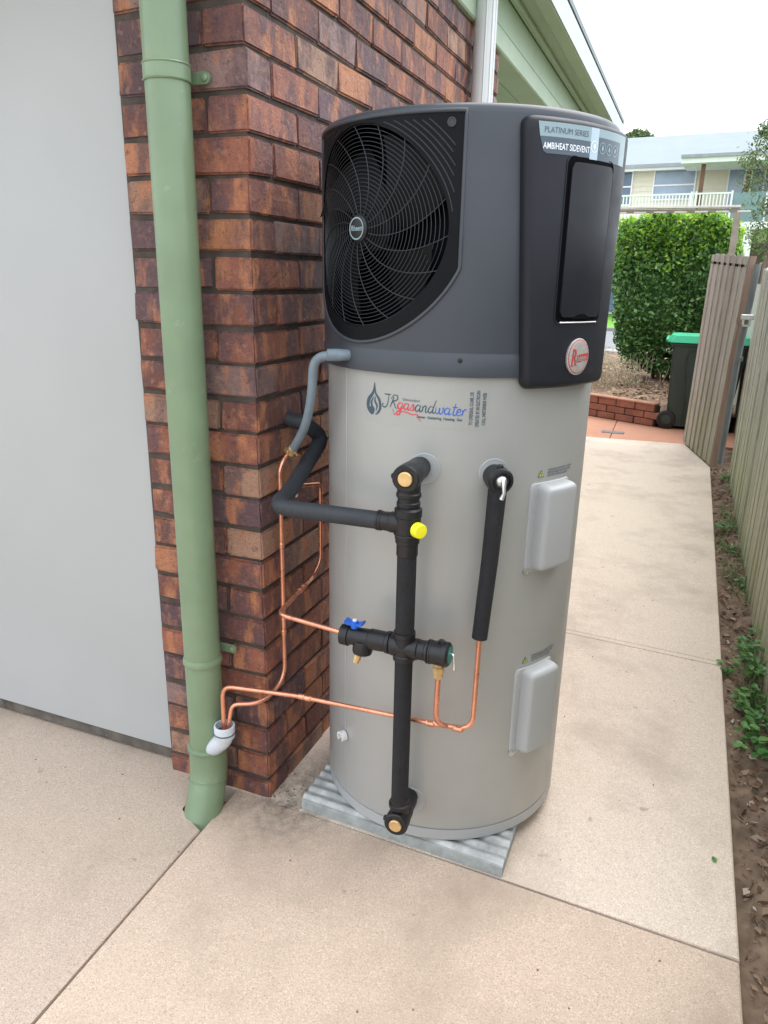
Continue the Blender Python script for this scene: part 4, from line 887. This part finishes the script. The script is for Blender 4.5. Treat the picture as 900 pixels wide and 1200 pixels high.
# ================================================================== WHEELIE BIN
bn_ = thing('wheelie_bin', (1.1, 7.1, 0), 'dark green wheelie bin with bright green lid beside the brick edging', 'bin')
def frust(x0, x1, y0, y1, z0, X0, X1, Y0, Y1, z1, name, mat, par, bev=0.03):
    bm = bmesh.new(); vb = [bm.verts.new(p) for p in ((x0, y0, z0), (x1, y0, z0), (x1, y1, z0), (x0, y1, z0), (X0, Y0, z1), (X1, Y0, z1), (X1, Y1, z1), (X0, Y1, z1))]
    for f in ((3, 2, 1, 0), (4, 5, 6, 7), (0, 1, 5, 4), (1, 2, 6, 5), (2, 3, 7, 6), (3, 0, 4, 7)): bm.faces.new([vb[i] for i in f])
    bm.edges.ensure_lookup_table(); ve = [e for e in bm.edges if abs(e.verts[0].co.z - e.verts[1].co.z) > 0.01]
    bmesh.ops.bevel(bm, geom=ve, offset=bev, segments=3, affect='EDGES'); bm.verts.index_update()
    mb = MB().add([q.co for q in bm.verts], [[q.index for q in f.verts] for f in bm.faces]); bm.free(); return mb.build(name, mat, par, smooth=0.6)
frust(0.865, 1.46, 6.87, 7.36, 0.03, 0.838, 1.56, 6.83, 7.42, 0.90, 'bin_body', M['bin'], bn_)
MB().box((0.815, 6.81, 0.875), (1.59, 7.44, 0.905), 0.01, seg=2).build('rim', M['bin'], bn_, smooth=0.5)
frust(0.775, 1.62, 6.795, 7.455, 0.907, 0.815, 1.59, 6.83, 7.42, 0.975, 'lid', M['binlid'], bn_, 0.04)
MB().tube([(0.785, 6.82, 0.925), (0.775, 6.82, 0.93), (0.775, 7.43, 0.93), (0.785, 7.43, 0.925)], 0.014, 10).build('handle', M['binlid'], bn_, smooth=0.8)
sp = MB(); sp.tube(fillet([(1.035, 6.848, 0.06), (0.985, 6.826, 0.80), (1.08, 6.823, 0.86), (1.30, 6.823, 0.86)], 0.08), 0.008, 8).build('side_rib', M['bin'], bn_, smooth=1)
for yy in (6.84, 7.33):
    wh = MB().turned((0.865, yy, 0.095), (0, 1, 0), [(0, .06), (.004, .092), (.012, .098), (.045, .098), (.052, .09), (.056, .06)], 28).build('wheel', M['black'], bn_, smooth=0.5)
    MB().turned((0.865, yy - .006, 0.095), (0, 1, 0), [(0, .02), (.004, .048), (.010, .052)], 20).build('hub', M['bin'], wh, smooth=0.5)

# ================================================================== BRICK EDGING
eg = thing('brick_edging', (0.3, 7.1, 0), 'low red brick garden edging wall behind the pink driveway', 'edging wall')
e0 = V(-2.0, 8.39, 0); e1 = V(0.745, 6.895, 0); ed = (e1 - e0); EL = ed.length; ed.normalize(); ang = math.atan2(ed.y, ed.x)
ebm = {}
def eb(L_, H_, D_, mat):
    k = (round(L_, 2), round(H_, 3), mat.name)
    if k not in ebm:
        mb = MB().box((-L_ / 2, -D_ / 2, -H_ / 2), (L_ / 2, D_ / 2, H_ / 2), 0.006); me = bpy.data.meshes.new('brick'); me.from_pydata(mb.v, [], mb.f); me.materials.append(mat); ebm[k] = me
    return ebm[k]
for c in range(3):
    x = -0.12 * (c % 2)
    while x < EL - 0.05:
        L_ = 0.228; xm = x + L_ / 2
        o = bpy.data.objects.new('brick', eb(L_, 0.07, 0.11, M['edgebrick'])); COL.objects.link(o); o.parent = eg
        p = e0 + ed * xm; o.location = V(p.x, p.y, 0.036 + c * 0.0775) - eg.location + V(-ed.y, ed.x, 0) * (0.055 + random.uniform(-.004, .004)); o.rotation_euler = (0, 0, ang + random.uniform(-.015, .015)); x += L_ + 0.012
x = 0
while x < EL - 0.1:
    o = bpy.data.objects.new('cap_brick', eb(0.236, 0.022, 0.12, M['edgecap'])); COL.objects.link(o); o.parent = eg
    p = e0 + ed * (x + .118); o.location = V(p.x, p.y, 0.238) - eg.location + V(-ed.y, ed.x, 0) * 0.055; o.rotation_euler = (0, 0, ang); x += 0.24
mbk = MB(); c_ = [e0 + V(-ed.y, ed.x, 0) * a for a in (0.014, 0.10)] + [e1 + V(-ed.y, ed.x, 0) * a for a in (0.10, 0.014)]
mbk.prism([(p.x, p.y) for p in c_], -0.02, 0.22).build('mortar_bed', plain('edging_mortar', (0.05, 0.03, 0.022), 0.9), eg)

# ================================================================== HEDGE AND PLANTS
def leaf_cloud(n, sampler, size, mat, name, parent, flat_=0.0, aspect=0.55):
    pts = sampler(n); n = len(pts)
    a = np.random.normal(size=(n, 3)); a[:, 2] *= (1 - flat_); a /= np.linalg.norm(a, axis=1)[:, None]
    b = np.random.normal(size=(n, 3)); b -= a * (a * b).sum(1)[:, None]; b /= np.linalg.norm(b, axis=1)[:, None]
    c = np.cross(a, b); s = size * np.random.uniform(0.65, 1.35, size=(n, 1))
    q0 = pts - a * s * .5; q2 = pts + a * s * .5; q1 = pts + b * s * .5 * aspect + c * s * .08; q3 = pts - b * s * .5 * aspect + c * s * .08
    vs_ = np.stack([q0, q1, q2, q3], 1).reshape(-1, 3); L0 = wloc(parent); vs_ = vs_ - np.array(L0)
    me = bpy.data.meshes.new(name); me.vertices.add(4 * n); me.vertices.foreach_set('co', vs_.ravel())
    me.loops.add(4 * n); me.loops.foreach_set('vertex_index', np.arange(4 * n)); me.polygons.add(n)
    me.polygons.foreach_set('loop_start', np.arange(0, 4 * n, 4)); me.update(calc_edges=True); me.validate()
    me.materials.append(mat); o = bpy.data.objects.new(name, me); COL.objects.link(o)
    if parent: o.parent = parent
    return o
def lump(p, seed=0):
    return (np.sin(p[:, 0] * 5.1 + seed) * np.sin(p[:, 2] * 4.3 + 1.3 * seed) + np.sin(p[:, 0] * 11 + p[:, 2] * 7 + seed) * .5 + np.sin(p[:, 2] * 17 - p[:, 1] * 9 + seed) * .35)
hedge = thing('hedge_tree', (0.68, 9.9, 0.17), 'large dense clipped green bush with yellow green new growth, light painted in, on top', 'bush')
def hedge_s(top_only):
    def f(n):
        out_ = []
        while sum(len(o) for o in out_) < n:
            u = np.random.uniform(-1, 1, (n * 3, 3)); cxx, hx, cy, hy = 0.70, 0.80, 9.9, 0.62
            zz = 0.28 + (u[:, 2] * .5 + .5) * 2.12
            # narrower towards the bottom, lumpy outline
            wd = 0.55 + 0.45 * np.clip((zz - 0.30) / 0.75, 0, 1) ** .8
            p = np.stack([cxx + u[:, 0] * hx * wd - 0.12 * (1 - wd), cy + u[:, 1] * hy * wd, zz], 1)
            lm = 0.11 * lump(p, 2.0)
            e = np.maximum(np.maximum(np.abs(u[:, 0]), np.abs(u[:, 1])), (zz - 1.3) / 1.08) + lm + 0.28 * np.clip((zz - 1.9) / 0.5, 0, 1) * np.clip((np.abs(u[:, 0]) - .55) / .45, 0, 1)
            keep = (e > 0.62) & (e < 1.0)
            sparse = np.sin(p[:, 0] * 9 + 1) * np.sin(p[:, 2] * 8.3) * np.sin(p[:, 1] * 7) > 0.52
            keep &= ~sparse
            if top_only: keep = (e > 0.62) & (e < 1.04 + 0.08 * np.sin(p[:, 0] * 23) * np.sin(p[:, 1] * 19)) & (zz > 1.92 + 0.10 * np.sin(p[:, 0] * 7) + np.random.uniform(-.30, .22, len(zz)))
            out_.append(p[keep])
        return np.concatenate(out_)[:n]
    return f
leaf_cloud(30000, hedge_s(False), 0.062, M['leaf'], 'foliage', hedge)
leaf_cloud(9500, hedge_s(True), 0.062, M['newleaf_lit'], 'new_growth_lit', hedge, aspect=0.5)
MB().box((0.16, 9.62, 0.62), (1.20, 10.25, 2.05), 0.15, seg=3).build('inner_crown', M['leaf'], hedge)
for k, (x0, y0, x1, y1, z1, r) in enumerate([(0.66, 9.75, 0.58, 9.8, 1.2, .05), (0.74, 9.82, 0.90, 9.9, 1.2, .038), (0.60, 9.85, 0.30, 9.9, 1.1, .03), (0.83, 9.7, 1.05, 9.8, 1.0, .025)]):
    MB().tube([(x0, y0, 0.12), (x0 * .6 + x1 * .4 + .02, y0 * .6 + y1 * .4, 0.5), (x1, y1, z1)], [r, r * .8, r * .5], 10).build('trunk', M['bark'], hedge, smooth=1)
# dry pale shrub and grass in the bed
dg = thing('dry_shrub', (0.05, 8.9, 0.17), 'pale dry straw coloured shrub in the garden bed left of the hedge', 'shrub')
def blob(cx, cy, cz_, rx, ry, rz, pw=0.5):
    def f(n):
        u = np.random.normal(size=(n, 3)); u /= np.linalg.norm(u, axis=1)[:, None]; r = np.random.uniform(0.1, 1, (n, 1)) ** pw
        return u * r * np.array([rx, ry, rz]) + np.array([cx, cy, cz_])
    return f
leaf_cloud(1500, blob(0.08, 8.7, 0.36, 0.45, 0.45, 0.22), 0.045, M['drygrass'], 'leaves', dg, aspect=0.3)
leaf_cloud(1100, blob(-0.45, 9.3, 0.50, 0.5, 0.6, 0.32), 0.05, M['drygrass'], 'leaves', dg, aspect=0.3)
db = MB()
for i in range(90):
    x0, y0 = random.gauss(0.0, .3), random.gauss(8.9, .3); x1, y1 = x0 + random.gauss(0, .12), y0 + random.gauss(0, .12)
    db.tube([(x0, y0, .15), ((x0 + x1) / 2 + .02, (y0 + y1) / 2, .33), (x1, y1, random.uniform(.4, .62))], [.004, .003, .0015], 4)
db.build('stems', M['drygrass'], dg, kind='stuff')
def litter(n, xr, yr, zf, size, name, mat='litter', asp=0.5):
    def f(k): 
        x = np.random.uniform(*xr, k); y = np.random.uniform(*yr, k); return np.stack([x, y, np.array([zf(a, b) for a, b in zip(x, y)])], 1)
    o = leaf_cloud(n, f, size, M[mat], name, None, flat_=0.85, aspect=asp); o['kind'] = 'stuff'; return o
litter(900, (0.2, 1.6), (7.35, 9.5), lambda x, y: 0.19, 0.05, 'leaf_litter')
litter(260, (-0.9, 0.3), (7.9, 10.5), lambda x, y: 0.20, 0.06, 'dry_leaf_litter', 'drygrass')
litter(2600, (1.285, 1.56), (-1.4, 5.2), lambda x, y: soilz(x, y) + .006, 0.016, 'soil_litter', asp=0.35)
litter(800, (1.29, 1.54), (-0.5, 5.2), lambda x, y: soilz(x, y) + .009, 0.030, 'soil_litter_large', asp=0.55)
tw = MB()
for i in range(220):
    x, y = random.uniform(1.29, 1.52), random.uniform(-1.2, 5.1); a = random.uniform(0, pi); l_ = random.uniform(.02, .075)
    tw.tube([(x, y, soilz(x, y) + .006), (x + cos(a) * l_ * .5, y + sin(a) * l_ * .5, soilz(x, y) + .012), (x + cos(a) * l_, y + sin(a) * l_, soilz(x, y) + .006)], .0014, 4)
tag(tw.build('twigs', M['twig']), kind='stuff')
gs = MB()
for i in range(1500):
    cl = random.choice([(1.42, 4.95), (1.46, 4.5), (1.37, 3.75), (1.42, 3.55), (1.33, 3.1), (1.44, 2.85), (1.43, 2.35), (1.38, 1.25), (1.45, .6), (1.41, -.1), (1.36, 2.6)])
    x, y = random.gauss(cl[0], .03), random.gauss(cl[1], .10); 
    if x < 1.285: continue
    h = random.uniform(.015, .05); a = random.uniform(0, 2 * pi); z = soilz(x, y); w_ = .0016
    gs.add([(x - w_ * sin(a), y + w_ * cos(a), z), (x + w_ * sin(a), y - w_ * cos(a), z), (x + cos(a) * h * .6, y + sin(a) * h * .6, z + h)], [(0, 1, 2)])
tag(gs.build('grass', M['weed'], recalc=False), 'short green grass tufts in the soil strip', 'grass', kind='stuff')
# leafy weeds
LEAFP = [(0, 0, 0), (.22, .25, .04), (.33, .5, .05), (.25, .78, .02), (0, 1, -.05), (-.25, .78, .02), (-.33, .5, .05), (-.22, .25, .04)]
def leaf_geo(mb, base_, d, s):
    d = d.normalized(); side = d.cross(V(0, 0, 1)); side = side.normalized() if side.length > .01 else V(1, 0, 0); n = side.cross(d)
    vs_ = [base_ + side * x * s + d * y * s + n * z * s for x, y, z in LEAFP] + [base_ + d * .5 * s - n * .03 * s]
    mb.add(vs_, [(i, (i + 1) % 8, 8) for i in range(8)])
def weed(x, y, n, h, spread, lab, s=.034):
    z = soilz(x, y); t = thing('leafy_weed', (x, y, z), lab, 'weed', 'leafy weeds growing along the fence')
    st_ = MB(); 
    lf = MB()
    for k in range(n):
        a = random.uniform(0, 2 * pi); r = random.uniform(.2, 1) * spread; hh = h * random.uniform(.35, 1); tip = V(x + r * cos(a), y + r * sin(a) * 1.5, z + hh)
        tip.x = min(tip.x, 1.43) if random.random() < .85 else tip.x
        b0 = V(x + random.gauss(0, spread * .25), y + random.gauss(0, spread * .4), z); b0.x = min(b0.x, 1.43)
        st_.tube([b0, b0.lerp(tip, .55) + V(0, 0, .01), tip], [.0013, .001, .0007], 4)
        for q in range(random.randint(2, 4)):
            a2 = a + random.uniform(-1.6, 1.6); leaf_geo(lf, tip - V(0, 0, .008 * q), V(cos(a2), sin(a2), random.uniform(-.35, .35)), s * random.uniform(.7, 1.2))
    st_.build('stems', M['weed'], t, kind='stuff'); lf.build('leaves', M['weed'], t, recalc=False, kind='stuff')
weed(1.300, 1.43, 4, .04, .03, 'small weed poking over the path edge by the double joint')
weed(1.41, 1.66, 9, .12, .06, 'upper leafy weed against the fence, above the big patch')
weed(1.395, 1.40, 34, .12, .08, 'large patch of leafy green weeds spreading from the fence')
weed(1.38, 1.14, 28, .10, .08, 'dense weed clump at the right edge, below the large patch')
weed(1.39, 0.90, 30, .10, .09, 'lowest leafy weed clump at the right edge of the soil strip')
weed(1.43, 0.55, 6, .05, .05, 'sparse single weed below the lowest clump')
weed(1.37, 3.42, 12, .06, .07, 'small spreading weed halfway along the strip, reaching the path')
weed(1.36, 2.98, 8, .05, .05, 'little weed just in front of the halfway spreading one', .028)
weed(1.42, 4.80, 12, .07, .05, 'farthest weed tuft beside the gate post foot', .028)
weed(1.42, 2.45, 8, .05, .05, 'grassy weed at the fence foot behind the upper leafy weed', .028)
lfm = MB(); leaf_geo(lfm, V(1.215, 0.262, 0.004), V(0.3, -1, 0.03), .022); fl = lfm.build('fallen_leaf', M['weed'], recalc=False)
tag(fl, 'single small yellow green leaf lying on the path near its right edge', 'leaf')
# crumbs of grit on the concrete
crumb = MB()
for i in range(260):
    if i < 60: x, y = random.uniform(.0, .11), abs(random.gauss(0, .10)) - .02
    else: x, y = random.uniform(-.9, 1.2), random.uniform(-1.1, 3.5)
    if (x < 0 and y > -.03) or ((x - TX) ** 2 + (y - TY) ** 2 < .17): continue
    s_ = random.uniform(.0007, .0022); crumb.box((x - s_, y - s_ * random.uniform(.6, 1.5), 0.0005), (x + s_, y + s_, s_), 0)
tag(crumb.build('grit', M['soil']), kind='stuff')
# soil inside the downpipe pit
tag(MB().prism([(-0.232, -.02), (-.114, -.02), (-.108, -.184), (-.209, -.143)], -0.06, -0.045).build('pit_floor', M['soil']), kind='structure')

# ================================================================== ARBOUR, TREES, NEIGHBOUR'S HOUSE
ar = thing('timber_arbour', (1.3, 9.0, 0.15), 'weathered timber arbour beam on a post above the hedge', 'arbour')
MB().box((-1.6, 8.98, 2.335), (1.40, 9.02, 2.375), .003).build('beam', M['arbor'], ar)
MB().box((-1.6, 8.95, 2.385), (1.36, 9.05, 2.412), .003).build('top_board', M['arbor_light'], ar)
for k in range(13): MB().box((-1.55 + .24 * k, 8.965, 2.333), (-1.55 + .24 * k + .15, 8.978, 2.352), .002).build('batten', M['arbor_light'], ar)
MB().box((1.30, 8.95, 0.1), (1.375, 9.02, 2.334), .004).build('post', M['arbor'], ar)
MB().box((-1.5, 8.95, 0.1), (-1.42, 9.02, 2.334), .004).build('post', M['arbor'], ar)
tr = thing('olive_tree', (2.3, 15, 0), 'slender grey green tree at the right edge in front of the white house', 'tree')
MB().tube([(2.25, 15, 0), (2.2, 15, 1.5), (2.15, 15, 2.8), (1.95, 15, 4.1)], [.09, .07, .05, .015], 10).build('trunk', M['bark'], tr, smooth=1)
tbm = MB()
for i in range(26):
    z0 = random.uniform(1.9, 3.8); a = random.uniform(0, 2 * pi); r = random.uniform(.3, .6)
    b0 = V(2.17 - .08 * max(0, z0 - 2.8), 15, z0); tbm.tube([b0, b0 + V(cos(a) * r * .5, sin(a) * r * .5, .15), b0 + V(cos(a) * r, sin(a) * r, .35)], [.016, .01, .004], 5)
tbm.build('branches', M['bark'], tr)
def olive(n):
    out_ = []
    cs = [(1.85, 15, 4.05, .25), (1.65, 15, 3.75, .22), (2.0, 14.9, 3.65, .33), (1.72, 15.1, 3.35, .25), (2.15, 15, 3.2, .35), (1.95, 15, 2.85, .28), (2.4, 15, 2.9, .3), (2.3, 15, 3.9, .3), (1.9, 14.9, 2.45, .22), (2.5, 15, 3.4, .3), (2.2, 15, 2.2, .25), (1.80, 15, 4.22, .14)]
    for k in range(n):
        c = random.choice(cs); out_.append((random.gauss(c[0], c[3] * .5), random.gauss(c[1], c[3] * .6), random.gauss(c[2], c[3] * .5)))
    return np.array(out_)
leaf_cloud(2600, olive, 0.075, M['oliveleaf'], 'crown', tr, aspect=0.4)
t2 = thing('distant_tree', (-3.4, 60, 0), 'small rounded treetop just showing above the left of the pale roof', 'tree')
MB().tube([(-4.2, 60, 0), (-4.2, 60, 10.5)], [.3, .1], 8).build('trunk', M['bark'], t2)
leaf_cloud(2500, blob(-4.2, 60, 11.2, 1.25, 1.2, .95), 0.28, M['oliveleaf'], 'crown', t2)
# --- neighbour's two-storey house, turned a few degrees
nb = thing('neighbour_house', (0, 34, 0), 'two storey cream house with pale metal roof, balcony and blue garage door across the road', 'house')
def NB(name, a, b, mat, parent=nb, bev=0, kind=None): 
    m = MB().box(V(*a) + V(0, 34, 0) * 1, V(*b) + V(0, 34, 0), bev); return m.build(name, mat, parent, kind=kind)
wx = (-14.0, 9.0)
wb = MB()
k = 0; z = 3.25
while z < 6.2:
    wb.add([(wx[0], 34 - .0, z), (wx[1], 34, z), (wx[1], 34 + .03, z + .2), (wx[0], 34 + .03, z + .2), (wx[0], 34 + .05, z), (wx[1], 34 + .05, z)], [(0, 1, 2, 3), (0, 4, 5, 1)]); z += 0.2
NB('upper_wall', (wx[0], 0.06, 3.2), (wx[1], 8, 6.2), M['cream'])
wb.build('weatherboards', M['cream'], nb, kind='stuff')
NB('lower_wall', (wx[0], 1.0, 0.0), (-0.5, 8, 3.2), M['housewhite']); NB('lower_wall', (-0.5, 1.0, 0.0), (wx[1], 8, 3.2), M['carport'])
gd = NB('garage_door', (-5.2, 0.9, 0.26), (-2.05, 0.99, 3.03), M['rollerdoor'])
for k in range(9): NB('door_panel', (-5.15, 0.86, 0.30 + k * .30), (-2.1, 0.899, 0.57 + k * .30), M['rollerdoor'], gd)
NB('door_head', (-6, 0.6, 3.06), (-1.9, 0.99, 3.98), M['housewhite'])
def window(x0, x1, z0, z1, glass, rail=None, mull=None):
    f = MB(); w_ = 0.055
    for a, b in (((x0 - w_, z0 - w_), (x1 + w_, z0)), ((x0 - w_, z1), (x1 + w_, z1 + w_)), ((x0 - w_, z0), (x0, z1)), ((x1, z0), (x1 + w_, z1))): f.box((a[0], 34 - .06, a[1]), (b[0], 34.05, b[1]))
    if rail: f.box((x0, 34 - .05, rail - .03), (x1, 34.04, rail + .03))
    if mull: f.box((mull - .03, 34 - .05, z0), (mull + .03, 34.04, z1))
    o = f.build('window', M['housewhite'], nb); zz = [z0, rail, z1] if rail else [z0, z1]
    for q in range(len(zz) - 1): NB('pane', (x0 + .003, -.02, zz[q] + (.031 if q else .003)), (x1 - .003, 0.0, zz[q + 1] - (.031 if q < len(zz) - 2 else .003)), glass, o)
    return o
window(-1.18, 0.40, 4.93, 6.03, M['curtain_glass'], 5.46); window(-2.75, -2.12, 4.75, 6.03, M['winglass'], 5.45); window(-5.8, -4.2, 4.93, 6.03, M['curtain_glass'], 5.46)
window(1.70, 2.25, 4.1, 5.95, M['curtain_glass']); window(2.55, 3.5, 4.1, 5.95, M['winglass'], mull=3.0)
NB('door_frame', (2.33, -.05, 4.05), (2.47, .03, 5.95), M['brownpost'])
def roofm(name, pts, fcs, mat): return MB().add([(x, y + 34, z) for x, y, z in pts], fcs).build(name, mat, nb, recalc=True)
roofm('roof', [(-14.5, -.5, 6.22), (9.5, -.5, 6.22), (9.5, 9, 6.22), (-14.5, 9, 6.22), (-11, 4.2, 8.05), (5.5, 4.2, 8.05)], [(0, 1, 5, 4), (1, 2, 5), (2, 3, 4, 5), (3, 0, 4), (3, 2, 1, 0)], M['roofmetal'])
roofm('porch_roof', [(0.12, -2.6, 6.20), (7.4, -2.6, 6.20), (7.4, 3.5, 6.20), (0.12, 3.5, 6.20), (3.4, 1.0, 7.62), (4.4, 1.0, 7.62)], [(0, 1, 5, 4), (1, 2, 5), (2, 3, 4, 5), (3, 0, 4), (3, 2, 1, 0)], M['roofmetal'])
NB('gutter', (-14.5, -.58, 6.10), (0.1, -.50, 6.235), M['eaveedge']); NB('fascia', (-14.5, -.5, 6.0), (0.1, -.46, 6.10), M['housewhite']); NB('soffit', (-14.5, -.46, 6.08), (9, 0.0, 6.12), M['soffit_far'])
NB('gutter', (0.08, -2.70, 6.10), (7.45, -2.62, 6.215), M['eaveedge']); NB('fascia', (0.10, -2.62, 5.92), (7.4, -2.58, 6.10), M['housewhite']); NB('soffit', (0.10, -2.58, 5.92), (7.4, -.47, 5.96), M['soffit_far']); NB('fascia', (0.10, -2.58, 5.963), (0.14, -.6, 6.19), M['housewhite'])
NB('porch_post', (0.80, -2.2, 3.85), (0.95, -2.05, 5.918), M['brownpost']); 
NB('balcony_floor', (-6.5, -2.3, 3.55), (7.4, -.01, 3.82), M['housewhite'])
NB('balcony_rail', (-6.5, -2.25, 4.84), (2.0, -2.18, 4.90), M['housewhite']); NB('balcony_rail', (-6.5, -2.25, 3.92), (2.0, -2.18, 3.98), M['housewhite'])
x = -6.5; bmz = None
while x < 2.0:
    if bmz is None: o = NB('baluster', (x, -2.235, 3.98), (x + .045, -2.195, 4.84), M['housewhite']); bmz = o
    else: 
        c = bmz.copy(); COL.objects.link(c); c.parent = nb; c.location = (x + 6.5, 0, 0)
    x += 0.125
for x in (0.55, 0.72, 2.0, 3.2, 4.4): NB('balcony_post', (x, -2.27, 3.82), (x + .07, -2.17, 4.95), M['housewhite'])
for x0, x1 in ((2.09, 3.18), (3.29, 4.38)): NB('glass_panel', (x0, -2.235, 3.83), (x1, -2.215, 4.88), M['glass_tint'])
NB('carport_column', (2.65, -2.2, 0.0), (2.95, -1.9, 3.545), M['housewhite'])
nb.rotation_euler = (0, 0, radians(-5))
